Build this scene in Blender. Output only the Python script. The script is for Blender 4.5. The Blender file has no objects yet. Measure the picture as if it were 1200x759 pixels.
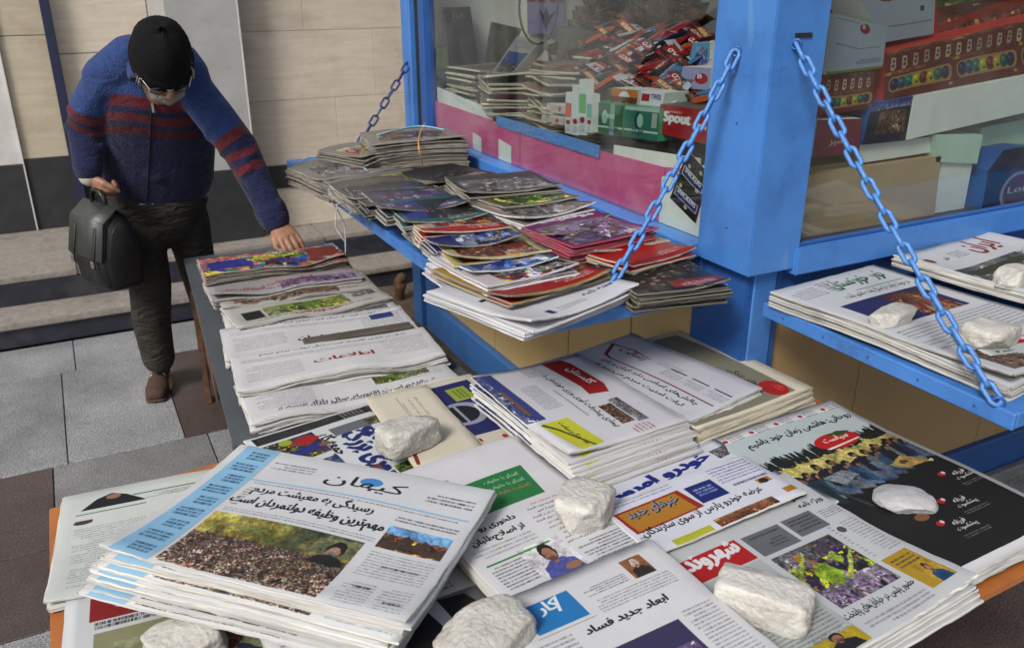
import bpy, bmesh, math, random
import numpy as np
from mathutils import Vector, Matrix, noise as mnoise
PI = math.pi
sc = bpy.context.scene
C = bpy.data.collections.new("scene"); sc.collection.children.link(C)

# ------------------------------------------------------------------ camera, world, sun, exposure
EYE = Vector((0, 0, 1.65)); PITCH = .386; YAW = .481
fw = Vector((math.sin(YAW)*math.cos(PITCH), math.cos(YAW)*math.cos(PITCH), -math.sin(PITCH)))
rt = Vector((math.cos(YAW), -math.sin(YAW), 0)); dn = fw.cross(rt)
cd = bpy.data.cameras.new("camera"); cam = bpy.data.objects.new("camera", cd); C.objects.link(cam)
cd.sensor_width = 36; cd.lens = 30; cd.clip_start = .05; cd.clip_end = 500
m = Matrix((rt, -dn, -fw)).transposed().to_4x4(); m.translation = EYE; cam.matrix_world = m
cd.dof.use_dof = True; cd.dof.focus_distance = 2.0; cd.dof.aperture_fstop = 6.3
sc.camera = cam
def ray(px, py): return fw + rt*((px-600)/1000) + dn*((py-379.5)/1000)     # a pixel of the survey turned into a direction
def onz(px, py, z): v = ray(px, py); return EYE + v*((z-EYE.z)/v.z)
def ony(px, py, y): v = ray(px, py); return EYE + v*(y/v.y)
def onx(px, py, x): v = ray(px, py); return EYE + v*(x/v.x)

w = bpy.data.worlds.new("World"); sc.world = w; w.use_nodes = True
sky = w.node_tree.nodes.new('ShaderNodeTexSky'); sky.sky_type = 'NISHITA'; sky.sun_disc = False
SUN_EL, SUN_AZ = math.radians(42), math.radians(238)      # azimuth clockwise from +Y: light comes from the street, left
sky.sun_elevation = SUN_EL; sky.sun_rotation = SUN_AZ; sky.dust_density = 3.5; sky.air_density = 1.2; sky.ozone_density = 1.0
hsv = w.node_tree.nodes.new('ShaderNodeHueSaturation'); hsv.inputs['Saturation'].default_value = .35
w.node_tree.links.new(sky.outputs[0], hsv.inputs['Color'])
bg = w.node_tree.nodes['Background']; w.node_tree.links.new(hsv.outputs[0], bg.inputs[0]); bg.inputs[1].default_value = .105
sl = bpy.data.lights.new("sun", 'SUN'); sl.energy = 2.5; sl.angle = math.radians(16); sl.color = (1, .95, .87)
so = bpy.data.objects.new("sun", sl); C.objects.link(so)
sd = Vector((math.sin(SUN_AZ)*math.cos(SUN_EL), math.cos(SUN_AZ)*math.cos(SUN_EL), math.sin(SUN_EL)))
so.rotation_euler = (-sd).to_track_quat('-Z', 'Y').to_euler()
sc.view_settings.view_transform = 'Standard'; sc.view_settings.look = 'None'; sc.view_settings.exposure = .2; sc.view_settings.gamma = 1
sc.render.engine = 'CYCLES'; sc.cycles.max_bounces = 8; sc.cycles.transparent_max_bounces = 12
try: sc.cycles.use_denoising = True
except Exception: pass

# ------------------------------------------------------------------ object helpers
def tag(o, label=None, cat=None, group=None, kind=None):
    if label: o['label'] = label
    if cat: o['category'] = cat
    if group: o['group'] = group
    if kind: o['kind'] = kind
    return o
def empty(name, loc, label=None, cat=None, group=None, rz=0):
    o = bpy.data.objects.new(name, None); o.empty_display_size = .1; C.objects.link(o); o.location = loc; o.rotation_euler = (0, 0, rz)
    return tag(o, label, cat, group)
def link(name, me, parent=None, loc=(0, 0, 0), rot=(0, 0, 0)):
    o = bpy.data.objects.new(name, me); C.objects.link(o); o.location = loc; o.rotation_euler = rot
    if parent: o.parent = parent
    return o
def mesh(name, vs, fs, mats, smooth=False, fm=None, uvs=None):
    me = bpy.data.meshes.new(name); me.from_pydata([tuple(v) for v in vs], [], fs)
    for mm in (mats if isinstance(mats, (list, tuple)) else [mats]): me.materials.append(mm)
    if fm: me.polygons.foreach_set('material_index', fm)
    if smooth: me.polygons.foreach_set('use_smooth', [True]*len(me.polygons))
    if uvs is not None:
        l = me.uv_layers.new(name='UVMap')
        idx = np.zeros(len(me.loops), int); me.loops.foreach_get('vertex_index', idx)
        l.data.foreach_set('uv', np.asarray(uvs, float)[idx].ravel())
    me.update(); return me
def bm_mesh(name, bm, mats, smooth=False):
    me = bpy.data.meshes.new(name); bm.normal_update(); bm.to_mesh(me); bm.free()
    for mm in (mats if isinstance(mats, (list, tuple)) else [mats]): me.materials.append(mm)
    if smooth: me.polygons.foreach_set('use_smooth', [True]*len(me.polygons))
    return me
def box_bm(x0, y0, z0, x1, y1, z1, bev=.003, seg=1, bm=None):
    b = bmesh.new()
    r = bmesh.ops.create_cube(b, size=1)
    bmesh.ops.scale(b, vec=(x1-x0, y1-y0, z1-z0), verts=b.verts); bmesh.ops.translate(b, vec=((x0+x1)/2, (y0+y1)/2, (z0+z1)/2), verts=b.verts)
    if bev: bmesh.ops.bevel(b, geom=b.edges[:], offset=min(bev, .4*min(abs(x1-x0), abs(y1-y0), abs(z1-z0))), segments=seg, affect='EDGES')
    if bm is None: return b
    t = bpy.data.meshes.new('t'); b.to_mesh(t); b.free(); bm.from_mesh(t); bpy.data.meshes.remove(t); return bm
def box(name, x0, y0, z0, x1, y1, z1, mt, parent=None, bev=.003, seg=1):
    return link(name, bm_mesh(name, box_bm(x0, y0, z0, x1, y1, z1, bev, seg), mt), parent)
def tube_rings(pts, rad, seg=12, up=(0, 0, 1), cap=True, closed=False):
    """rings of an elliptic tube through pts; rad is a list of (r_side, r_up) or floats"""
    pts = [Vector(p) for p in pts]; n = len(pts); vs = []; fs = []
    rad = [r if isinstance(r, (tuple, list)) else (r, r) for r in rad]
    P, R = list(pts), list(rad)
    if cap and not closed:
        a = (P[0]-P[1]).normalized(); b = (P[-1]-P[-2]).normalized()
        ra, rb = min(R[0]), min(R[-1])
        P = [P[0]+a*ra*.85, P[0]+a*ra*.5]+P+[P[-1]+b*rb*.5, P[-1]+b*rb*.85]
        R = [tuple(q*.4 for q in R[0]), tuple(q*.82 for q in R[0])]+R+[tuple(q*.82 for q in R[-1]), tuple(q*.4 for q in R[-1])]
    n = len(P); side = None
    for i in range(n):
        if closed: t = P[(i+1) % n]-P[i-1]
        else: t = P[min(i+1, n-1)]-P[max(i-1, 0)]
        t.normalize(); u = Vector(up)
        if side is None:
            s = t.cross(u)
            if s.length < 1e-3: s = t.cross(Vector((1, 0, 0)))
            side = s.normalized()
        else: side = (side-t*side.dot(t)).normalized()
        v = side.cross(t)
        for k in range(seg):
            a = 2*PI*k/seg; vs.append(P[i]+side*math.cos(a)*R[i][0]+v*math.sin(a)*R[i][1])
    for i in range(n if closed else n-1):
        j = (i+1) % n
        for k in range(seg):
            q = (k+1) % seg; fs.append((i*seg+k, i*seg+q, j*seg+q, j*seg+k))
    if not closed:
        fs.append(tuple(reversed(range(seg)))); fs.append(tuple(range((n-1)*seg, n*seg)))
    return vs, fs
def tube(name, pts, rad, mt, parent=None, seg=8, closed=False, cap=True, up=(0, 0, 1)):
    if not isinstance(rad, (list, tuple)): rad = [rad]*len(pts)
    vs, fs = tube_rings(pts, rad, seg, up, cap, closed)
    me = mesh(name, vs, fs, mt, True)
    return link(name, me, parent)
def children(o): return [c for c in C.objects if c.parent == o]

# ------------------------------------------------------------------ materials
def new_mat(name):
    mt = bpy.data.materials.new(name); mt.use_nodes = True; return mt, mt.node_tree, mt.node_tree.nodes['Principled BSDF']
def mat(name, col, rough=.6, var=.12, scale=8, bump=0, bscale=60, metal=0, spec=.5, dirt=None, dscale=3, damt=.4, sheen=0, objvar=0):
    mt, nt, p = new_mat(name); N, L = nt.nodes, nt.links
    tc = N.new('ShaderNodeTexCoord')
    no = N.new('ShaderNodeTexNoise'); no.inputs['Scale'].default_value = scale; no.inputs['Detail'].default_value = 6; no.inputs['Roughness'].default_value = .65
    L.new(tc.outputs['Object'], no.inputs['Vector'])
    mr = N.new('ShaderNodeMapRange'); mr.inputs[1].default_value = .3; mr.inputs[2].default_value = .7; mr.inputs[3].default_value = 1-var; mr.inputs[4].default_value = 1+var
    L.new(no.outputs['Fac'], mr.inputs[0])
    mx = N.new('ShaderNodeVectorMath'); mx.operation = 'SCALE'; mx.inputs[0].default_value = col; L.new(mr.outputs[0], mx.inputs['Scale'])
    out = mx.outputs[0]
    if objvar:
        oi = N.new('ShaderNodeObjectInfo'); m2 = N.new('ShaderNodeMapRange'); m2.inputs[3].default_value = 1-objvar; m2.inputs[4].default_value = 1+objvar
        L.new(oi.outputs['Random'], m2.inputs[0]); s2 = N.new('ShaderNodeVectorMath'); s2.operation = 'SCALE'; L.new(out, s2.inputs[0]); L.new(m2.outputs[0], s2.inputs['Scale']); out = s2.outputs[0]
    if dirt:
        n2 = N.new('ShaderNodeTexNoise'); n2.inputs['Scale'].default_value = dscale; n2.inputs['Detail'].default_value = 8; n2.inputs['Roughness'].default_value = .7
        L.new(tc.outputs['Object'], n2.inputs['Vector'])
        cr = N.new('ShaderNodeMapRange'); cr.inputs[1].default_value = .5; cr.inputs[2].default_value = .72; cr.inputs[4].default_value = damt; L.new(n2.outputs['Fac'], cr.inputs[0])
        mi = N.new('ShaderNodeMix'); mi.data_type = 'RGBA'; L.new(cr.outputs[0], mi.inputs['Factor']); L.new(out, mi.inputs['A']); mi.inputs['B'].default_value = (*dirt, 1); out = mi.outputs['Result']
    L.new(out, p.inputs['Base Color'])
    p.inputs['Roughness'].default_value = rough; p.inputs['Metallic'].default_value = metal; p.inputs['Specular IOR Level'].default_value = spec
    if sheen: p.inputs['Sheen Weight'].default_value = sheen
    if bump:
        n3 = N.new('ShaderNodeTexNoise'); n3.inputs['Scale'].default_value = bscale; n3.inputs['Detail'].default_value = 5; L.new(tc.outputs['Object'], n3.inputs['Vector'])
        b = N.new('ShaderNodeBump'); b.inputs['Strength'].default_value = bump; b.inputs['Distance'].default_value = .004; L.new(n3.outputs['Fac'], b.inputs['Height']); L.new(b.outputs[0], p.inputs['Normal'])
    return mt
def granite(name, base, dark, light, scale=190, rough=.5):
    mt, nt, p = new_mat(name); N, L = nt.nodes, nt.links; tc = N.new('ShaderNodeTexCoord')
    v = N.new('ShaderNodeTexNoise'); v.inputs['Scale'].default_value = scale; v.inputs['Detail'].default_value = 3; v.inputs['Roughness'].default_value = .8; L.new(tc.outputs['Object'], v.inputs['Vector'])
    cr = N.new('ShaderNodeValToRGB'); e = cr.color_ramp.elements; e[0].position = .36; e[0].color = (*dark, 1); e[1].position = .62; e[1].color = (*light, 1)
    k = e.new(.5); k.color = (*base, 1); L.new(v.outputs['Fac'], cr.inputs[0])
    n2 = N.new('ShaderNodeTexNoise'); n2.inputs['Scale'].default_value = 2.2; n2.inputs['Detail'].default_value = 9; n2.inputs['Roughness'].default_value = .7; L.new(tc.outputs['Object'], n2.inputs['Vector'])
    oi = N.new('ShaderNodeObjectInfo'); ad = N.new('ShaderNodeMath'); ad.operation = 'MULTIPLY_ADD'; ad.inputs[1].default_value = .12; L.new(oi.outputs['Random'], ad.inputs[0]); L.new(n2.outputs['Fac'], ad.inputs[2])
    mr = N.new('ShaderNodeMapRange'); mr.inputs[1].default_value = .3; mr.inputs[2].default_value = .8; mr.inputs[3].default_value = .5; mr.inputs[4].default_value = 1.35; L.new(ad.outputs[0], mr.inputs[0])
    s = N.new('ShaderNodeVectorMath'); s.operation = 'SCALE'; L.new(cr.outputs[0], s.inputs[0]); L.new(mr.outputs[0], s.inputs['Scale']); L.new(s.outputs[0], p.inputs['Base Color'])
    p.inputs['Roughness'].default_value = rough; b = N.new('ShaderNodeBump'); b.inputs['Strength'].default_value = .15; b.inputs['Distance'].default_value = .002; L.new(v.outputs['Fac'], b.inputs['Height']); L.new(b.outputs[0], p.inputs['Normal'])
    return mt
M = {}
M['granite'] = granite('grey granite', (.195, .20, .215), (.065, .07, .078), (.42, .43, .45))
M['granite_red_and_shade'] = granite('dark red granite and painted shade', (.06, .042, .04), (.025, .018, .018), (.13, .095, .09))  # red paving bands; also colours in the shade by the near table
M['kerbgrey'] = granite('kerb granite', (.16, .165, .17), (.07, .07, .075), (.3, .3, .31))
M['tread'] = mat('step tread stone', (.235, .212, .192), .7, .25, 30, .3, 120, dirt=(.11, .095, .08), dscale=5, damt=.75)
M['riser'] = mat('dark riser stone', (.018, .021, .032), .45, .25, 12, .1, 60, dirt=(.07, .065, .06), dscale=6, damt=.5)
M['plinth'] = mat('dark plinth stone', (.022, .023, .027), .55, .25, 9, .15, 60, dirt=(.05, .045, .035), dscale=3, damt=.6)
def stone(name, col, dirt, damt):
    mt = mat(name, col, .6, .07, 5, .12, 40, dirt=dirt, dscale=2.6, damt=damt, objvar=.05)
    nt = mt.node_tree; N, L = nt.nodes, nt.links; p = N['Principled BSDF']; src = p.inputs['Base Color'].links[0].from_socket
    tc = N.new('ShaderNodeTexCoord'); mp = N.new('ShaderNodeMapping'); mp.inputs['Scale'].default_value = (3, 3, 26); L.new(tc.outputs['Object'], mp.inputs[0])
    n = N.new('ShaderNodeTexNoise'); n.inputs['Scale'].default_value = 1.5; n.inputs['Detail'].default_value = 6; n.inputs['Distortion'].default_value = .6; L.new(mp.outputs[0], n.inputs['Vector'])
    mr = N.new('ShaderNodeMapRange'); mr.inputs[1].default_value = .35; mr.inputs[2].default_value = .65; mr.inputs[3].default_value = .92; mr.inputs[4].default_value = 1.06; L.new(n.outputs['Fac'], mr.inputs[0])
    s = N.new('ShaderNodeVectorMath'); s.operation = 'SCALE'; L.new(src, s.inputs[0]); L.new(mr.outputs[0], s.inputs['Scale']); L.new(s.outputs[0], p.inputs['Base Color']); return mt
M['beige'] = stone('beige travertine', (.55, .485, .41), (.36, .28, .19), .55)
M['beige_dk'] = stone('tan travertine', (.46, .40, .31), (.27, .19, .10), .5)
M['marble'] = mat('grey marble', (.37, .365, .36), .45, .12, 14, .05, 40, dirt=(.25, .25, .25), dscale=7, damt=.6)
M['white_slab'] = mat('white marble', (.56, .55, .54), .45, .1, 8, .05, 40, dirt=(.4, .38, .35), dscale=5, damt=.5)
M['pole'] = mat('dark blue painted steel', (.02, .025, .06), .4, .15, 20)
M['dirt'] = mat('dusty ground', (.12, .088, .062), .95, .45, 14, .9, 60, dirt=(.045, .034, .026), dscale=9, damt=.8)
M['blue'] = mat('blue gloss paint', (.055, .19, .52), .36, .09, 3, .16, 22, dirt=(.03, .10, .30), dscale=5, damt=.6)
M['blue2'] = mat('blue shelf paint', (.052, .18, .50), .35, .12, 6, .2, 30, dirt=(.025, .07, .2), dscale=9, damt=.7)
def chips(mt, col, col2):
    nt = mt.node_tree; N, L = nt.nodes, nt.links; p = N['Principled BSDF']; src = p.inputs['Base Color'].links[0].from_socket; tc = N.new('ShaderNodeTexCoord')
    for sc_, lo, c, st in ((42, .69, col, (1, 1, 1)), (9, .66, col2, (1, 1, .25))):
        mp = N.new('ShaderNodeMapping'); mp.inputs['Scale'].default_value = st; L.new(tc.outputs['Object'], mp.inputs[0])
        n = N.new('ShaderNodeTexNoise'); n.inputs['Scale'].default_value = sc_; n.inputs['Detail'].default_value = 6; n.inputs['Roughness'].default_value = .62; L.new(mp.outputs[0], n.inputs['Vector'])
        r = N.new('ShaderNodeMapRange'); r.inputs[1].default_value = lo; r.inputs[2].default_value = lo+.03; r.inputs[4].default_value = .8; L.new(n.outputs['Fac'], r.inputs[0])
        m = N.new('ShaderNodeMix'); m.data_type = 'RGBA'; L.new(r.outputs[0], m.inputs['Factor']); L.new(src, m.inputs['A']); m.inputs['B'].default_value = (*c, 1); src = m.outputs['Result']
    L.new(src, p.inputs['Base Color'])
chips(M['blue'], (.03, .045, .09), (.10, .24, .50)); chips(M['blue2'], (.05, .05, .06), (.12, .26, .5))
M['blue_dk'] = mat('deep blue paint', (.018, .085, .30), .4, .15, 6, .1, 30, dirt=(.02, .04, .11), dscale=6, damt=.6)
M['black'] = mat('black rubber', (.012, .012, .014), .6, .2)
M['tan'] = mat('tan painted metal sheet', (.52, .37, .17), .5, .05, 2.5, .04, 8, dirt=(.38, .26, .12), dscale=2.5, damt=.5)
M['tan2'] = mat('brown painted metal sheet', (.36, .25, .12), .5, .06, 2.5, .04, 8, dirt=(.24, .165, .08), dscale=2.5, damt=.5)
M['pink'] = mat('faded magenta board', (.50, .075, .20), .6, .12, 10, .05, 40, dirt=(.60, .22, .36), dscale=7, damt=.55)
M['card'] = mat('brown cardboard', (.36, .26, .16), .85, .06, 6, .1, 50, dirt=(.28, .2, .12), dscale=4, damt=.5)
M['white_card'] = mat('greyed white card', (.60, .61, .58), .7, .1, 6, .05, 30, dirt=(.42, .43, .38), dscale=5, damt=.6)
M['green_card'] = mat('pale green card', (.42, .56, .46), .7, .1, 6)
M['table_top'] = mat('grey painted sheet metal', (.082, .095, .11), .42, .14, 7, .12, 18, dirt=(.07, .075, .085), dscale=8, damt=.7, metal=.1)
M['rust'] = mat('rusty steel', (.10, .05, .028), .85, .5, 18, .8, 70, dirt=(.02, .016, .014), dscale=14, damt=.85)
M['orange_ply'] = mat('orange varnished plywood', (.40, .135, .035), .45, .16, 7, .1, 40, dirt=(.2, .06, .02), dscale=10, damt=.5)
M['chain'] = mat('blue painted chain', (.07, .22, .56), .38, .25, 60, .5, 220, dirt=(.02, .05, .14), dscale=70, damt=.8)
M['chain_dk'] = mat('dark blue chain', (.02, .035, .12), .4, .3, 60, .4, 200)
M['twine'] = mat('blue plastic twine', (.25, .45, .58), .5, .2, 80)
M['twine_o'] = mat('orange string', (.55, .26, .08), .7, .2, 80)
M['clear_twine'] = mat('pale plastic strap', (.55, .62, .66), .4, .2, 80)
M['wood_bar'] = mat('weathered wooden bar', (.07, .06, .045), .75, .3, 25, .4, 70)
M['intwall'] = mat('grey interior panel', (.62, .60, .56), .7, .1, 3)  # inside panels made pale to bounce daylight
M['intdark'] = mat('dark interior', (.05, .045, .04), .8, .2, 5)
def glass():
    mt, nt, p = new_mat('window glass'); N, L = nt.nodes, nt.links; N.remove(p); out = N['Material Output']
    g = N.new('ShaderNodeBsdfGlossy'); g.inputs['Roughness'].default_value = .02; g.inputs['Color'].default_value = (.9, .95, 1, 1)
    t = N.new('ShaderNodeBsdfTransparent'); t.inputs[0].default_value = (.90, .93, .92, 1)
    fr = N.new('ShaderNodeLayerWeight'); fr.inputs[0].default_value = .5; pw = N.new('ShaderNodeMath'); pw.operation = 'POWER'; pw.inputs[1].default_value = 4.5; L.new(fr.outputs['Facing'], pw.inputs[0])
    ad = N.new('ShaderNodeMath'); ad.operation = 'MULTIPLY_ADD'; ad.inputs[1].default_value = .85; ad.inputs[2].default_value = .045; L.new(pw.outputs[0], ad.inputs[0])
    mx = N.new('ShaderNodeMixShader'); L.new(ad.outputs[0], mx.inputs[0]); L.new(t.outputs[0], mx.inputs[1]); L.new(g.outputs[0], mx.inputs[2])
    d = N.new('ShaderNodeBsdfDiffuse'); d.inputs[0].default_value = (.5, .5, .48, 1)
    tc = N.new('ShaderNodeTexCoord'); n = N.new('ShaderNodeTexNoise'); n.inputs['Scale'].default_value = 5; n.inputs['Detail'].default_value = 8; L.new(tc.outputs['Object'], n.inputs['Vector'])
    mr = N.new('ShaderNodeMapRange'); mr.inputs[1].default_value = .45; mr.inputs[2].default_value = .8; mr.inputs[4].default_value = .06; L.new(n.outputs['Fac'], mr.inputs[0])
    m2 = N.new('ShaderNodeMixShader'); L.new(mr.outputs[0], m2.inputs[0]); L.new(mx.outputs[0], m2.inputs[1]); L.new(d.outputs[0], m2.inputs[2])
    L.new(m2.outputs[0], out.inputs['Surface']); return mt
M['glass'] = glass()
def leaves_mat(name, base, dark):
    """cut edges of folded paper: fine stripes along z"""
    mt, nt, p = new_mat(name); N, L = nt.nodes, nt.links; tc = N.new('ShaderNodeTexCoord')
    mp = N.new('ShaderNodeMapping'); mp.inputs['Scale'].default_value = (2, 2, 520); L.new(tc.outputs['Object'], mp.inputs[0])
    n = N.new('ShaderNodeTexNoise'); n.inputs['Scale'].default_value = 1; n.inputs['Detail'].default_value = 3; L.new(mp.outputs[0], n.inputs['Vector'])
    cr = N.new('ShaderNodeValToRGB'); e = cr.color_ramp.elements; e[0].position = .38; e[0].color = (*dark, 1); e[1].position = .55; e[1].color = (*base, 1); L.new(n.outputs['Fac'], cr.inputs[0])
    oi = N.new('ShaderNodeObjectInfo'); mr = N.new('ShaderNodeMapRange'); mr.inputs[3].default_value = .82; mr.inputs[4].default_value = 1.1; L.new(oi.outputs['Random'], mr.inputs[0])
    s = N.new('ShaderNodeVectorMath'); s.operation = 'SCALE'; L.new(cr.outputs[0], s.inputs[0]); L.new(mr.outputs[0], s.inputs['Scale'])
    L.new(s.outputs[0], p.inputs['Base Color']); p.inputs['Roughness'].default_value = .85; return mt
M['leaf'] = leaves_mat('newsprint edges', (.60, .59, .56), (.33, .32, .30))
M['leaf_mid'] = leaves_mat('greyer newsprint edges', (.46, .44, .42), (.19, .18, .17))
M['leaf_cream'] = leaves_mat('cream paper edges', (.58, .52, .41), (.30, .26, .2))
M['leaf_grey'] = leaves_mat('grey magazine edges', (.34, .31, .27), (.10, .09, .08))
M['leaf_dark'] = leaves_mat('dark magazine edges', (.20, .19, .15), (.05, .05, .045))
M['leaf_red'] = leaves_mat('red spine edges', (.45, .06, .08), (.25, .2, .2))
M['leaf_white'] = leaves_mat('white magazine edges', (.68, .68, .70), (.4, .4, .43))
# ------------------------------------------------------------------ lettering and print: pages drawn by the script into generated images
FORMS = {}
def _f(ch, iso, n=4): FORMS[ch] = [chr(iso+i) if i < n else None for i in range(4)]      # isolated, final, initial, medial
for ch, iso, n in [('ا', 0xFE8D, 2), ('ب', 0xFE8F, 4), ('ت', 0xFE95, 4), ('ث', 0xFE99, 4), ('ج', 0xFE9D, 4), ('ح', 0xFEA1, 4), ('خ', 0xFEA5, 4), ('د', 0xFEA9, 2), ('ذ', 0xFEAB, 2), ('ر', 0xFEAD, 2), ('ز', 0xFEAF, 2), ('س', 0xFEB1, 4), ('ش', 0xFEB5, 4), ('ص', 0xFEB9, 4), ('ض', 0xFEBD, 4), ('ط', 0xFEC1, 4), ('ظ', 0xFEC5, 4), ('ع', 0xFEC9, 4), ('غ', 0xFECD, 4), ('ف', 0xFED1, 4), ('ق', 0xFED5, 4), ('ل', 0xFEDD, 4), ('م', 0xFEE1, 4), ('ن', 0xFEE5, 4), ('ه', 0xFEE9, 4), ('و', 0xFEED, 2), ('پ', 0xFB56, 4), ('چ', 0xFB7A, 4), ('ژ', 0xFB8A, 2), ('ک', 0xFB8E, 4), ('گ', 0xFB92, 4), ('ی', 0xFBFC, 4), ('آ', 0xFE81, 2)]: _f(ch, iso, n)
def shape(s):
    """join Persian letters and put them in visual order"""
    if not any('\u0600' < c < '\u06ff' for c in s): return s
    out = []; n = len(s)
    for i, c in enumerate(s):
        if c not in FORMS: out.append(c); continue
        pj = i > 0 and s[i-1] in FORMS and FORMS[s[i-1]][2] is not None
        nj = i < n-1 and s[i+1] in FORMS and FORMS[c][2] is not None
        k = 3 if pj and nj else 1 if pj else 2 if nj else 0
        out.append(FORMS[c][k] or FORMS[c][0])
    t = ''.join(out)
    for k, (a, b) in enumerate((('\uFE8E', 0),)):
        t = t.replace('\uFEDF\uFE8E', '\uFEFB').replace('\uFEE0\uFE8E', '\uFEFC')
    return t[::-1].replace('\u200c', '')
EM = 64; GL = {}
_tc = bpy.data.curves.new('lettering', 'FONT'); _to = bpy.data.objects.new('lettering', _tc); sc.collection.objects.link(_to); _tc.resolution_u = 3
def _tris(body):
    _tc.body = body; dg = bpy.context.evaluated_depsgraph_get(); e = _to.evaluated_get(dg); me = e.to_mesh(); me.calc_loop_triangles()
    V = np.zeros(len(me.vertices)*3); me.vertices.foreach_get('co', V); V = V.reshape(-1, 3)[:, :2]
    T = np.zeros(len(me.loop_triangles)*3, int); me.loop_triangles.foreach_get('vertices', T); e.to_mesh_clear(); return V, T.reshape(-1, 3)
_bar = _tris('II')[0][:, 0].max()-_tris('I')[0][:, 0].max(); _bx = _tris('I')[0][:, 0].max()
def glyph(c):
    if c in GL: return GL[c]
    if c == ' ': GL[c] = (None, 0, .28*EM); return GL[c]
    V, T = _tris(c+'I'); adv = (V[:, 0].max()-_bx)*EM
    V, T = _tris(c)
    if len(V) == 0: GL[c] = (None, 0, adv); return GL[c]
    W = int(math.ceil(V[:, 0].max()*EM))+6; H = int(EM*1.7); X = V[:, 0]*EM+3; Y = EM*1.1-V[:, 1]*EM
    g = np.zeros((H, W), np.float32)
    for a, b, c_ in T:
        x = X[[a, b, c_]]; y = Y[[a, b, c_]]; x0, x1 = max(0, int(x.min())), min(W, int(x.max())+2); y0, y1 = max(0, int(y.min())), min(H, int(y.max())+2)
        if x1 <= x0 or y1 <= y0: continue
        d = (x[1]-x[0])*(y[2]-y[0])-(x[2]-x[0])*(y[1]-y[0])
        if abs(d) < 1e-9: continue
        gx, gy = np.meshgrid(np.arange(x0, x1)+.5, np.arange(y0, y1)+.5)
        u = ((gx-x[0])*(y[2]-y[0])-(x[2]-x[0])*(gy-y[0]))/d; v = ((x[1]-x[0])*(gy-y[0])-(gx-x[0])*(y[1]-y[0]))/d
        g[y0:y1, x0:x1] = np.maximum(g[y0:y1, x0:x1], ((u >= -.02) & (v >= -.02) & (u+v <= 1.02)))
    GL[c] = (g, -3, adv); return GL[c]
SM = {}
def strmask(s, bold):
    if (s, bold) in SM: return SM[(s, bold)]
    t = shape(s); gs = [glyph(c) for c in t]; W = int(sum(g[2] for g in gs))+20; A = np.zeros((int(EM*1.7), W), np.float32); x = 8.
    for g, ox, adv in gs:
        if g is not None:
            i = int(round(x+ox)); i = max(0, i); e = min(W, i+g.shape[1]); A[:, i:e] = np.maximum(A[:, i:e], g[:, :e-i])
        x += adv
    B = A.copy()
    for k in range(1, bold+1):
        B[:, k:] = np.maximum(B[:, k:], A[:, :-k]); B[k//2:] = np.maximum(B[k//2:], A[:A.shape[0]-k//2] if k//2 else A)
    SM[(s, bold)] = B; return B
def resize(a, h, w_):
    h, w_ = max(1, int(h)), max(1, int(w_)); ky = max(1, a.shape[0]//h); kx = max(1, a.shape[1]//w_)
    H2, W2 = a.shape[0]//ky*ky, a.shape[1]//kx*kx; b = a[:H2, :W2].reshape(H2//ky, ky, W2//kx, kx, *a.shape[2:]).mean((1, 3))
    y = np.clip((np.arange(h)+.5)*b.shape[0]/h-.5, 0, b.shape[0]-1); x = np.clip((np.arange(w_)+.5)*b.shape[1]/w_-.5, 0, b.shape[1]-1)
    y0 = y.astype(int); x0 = x.astype(int); y1 = np.minimum(y0+1, b.shape[0]-1); x1 = np.minimum(x0+1, b.shape[1]-1)
    fy = (y-y0)[:, None]; fx = (x-x0)[None, :]
    if b.ndim == 3: fy = fy[..., None]; fx = fx[..., None]
    return b[y0][:, x0]*(1-fy)*(1-fx)+b[y1][:, x0]*fy*(1-fx)+b[y0][:, x1]*(1-fy)*fx+b[y1][:, x1]*fy*fx
PAL = dict(crowd=[(.12, .08, .07), (.35, .2, .13), (.55, .4, .3), (.2, .22, .18), (.7, .62, .5), (.3, .08, .08)],
    football=[(.1, .1, .3), (.75, .8, .1), (.15, .12, .2), (.5, .45, .45), (.25, .15, .3), (.1, .1, .12)],
    warm=[(.5, .12, .08), (.8, .6, .3), (.3, .1, .06), (.65, .4, .3), (.15, .1, .1)], brown=[(.3, .2, .14), (.5, .38, .28), (.12, .09, .08), (.62, .52, .44)],
    green=[(.15, .35, .12), (.5, .6, .2), (.1, .15, .08), (.75, .7, .3)], blue=[(.1, .15, .5), (.3, .45, .75), (.08, .08, .2), (.7, .75, .85)],
    dark=[(.03, .03, .035), (.1, .1, .1), (.06, .07, .05), (.2, .18, .17)], mixed=[(.7, .1, .1), (.1, .2, .5), (.8, .7, .2), (.85, .85, .85), (.1, .1, .1), (.2, .5, .3)],
    grey=[(.35, .35, .37), (.5, .5, .52), (.25, .25, .27), (.65, .65, .66)], purple=[(.3, .2, .4), (.5, .4, .6), (.15, .12, .2), (.7, .65, .7)])
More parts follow.
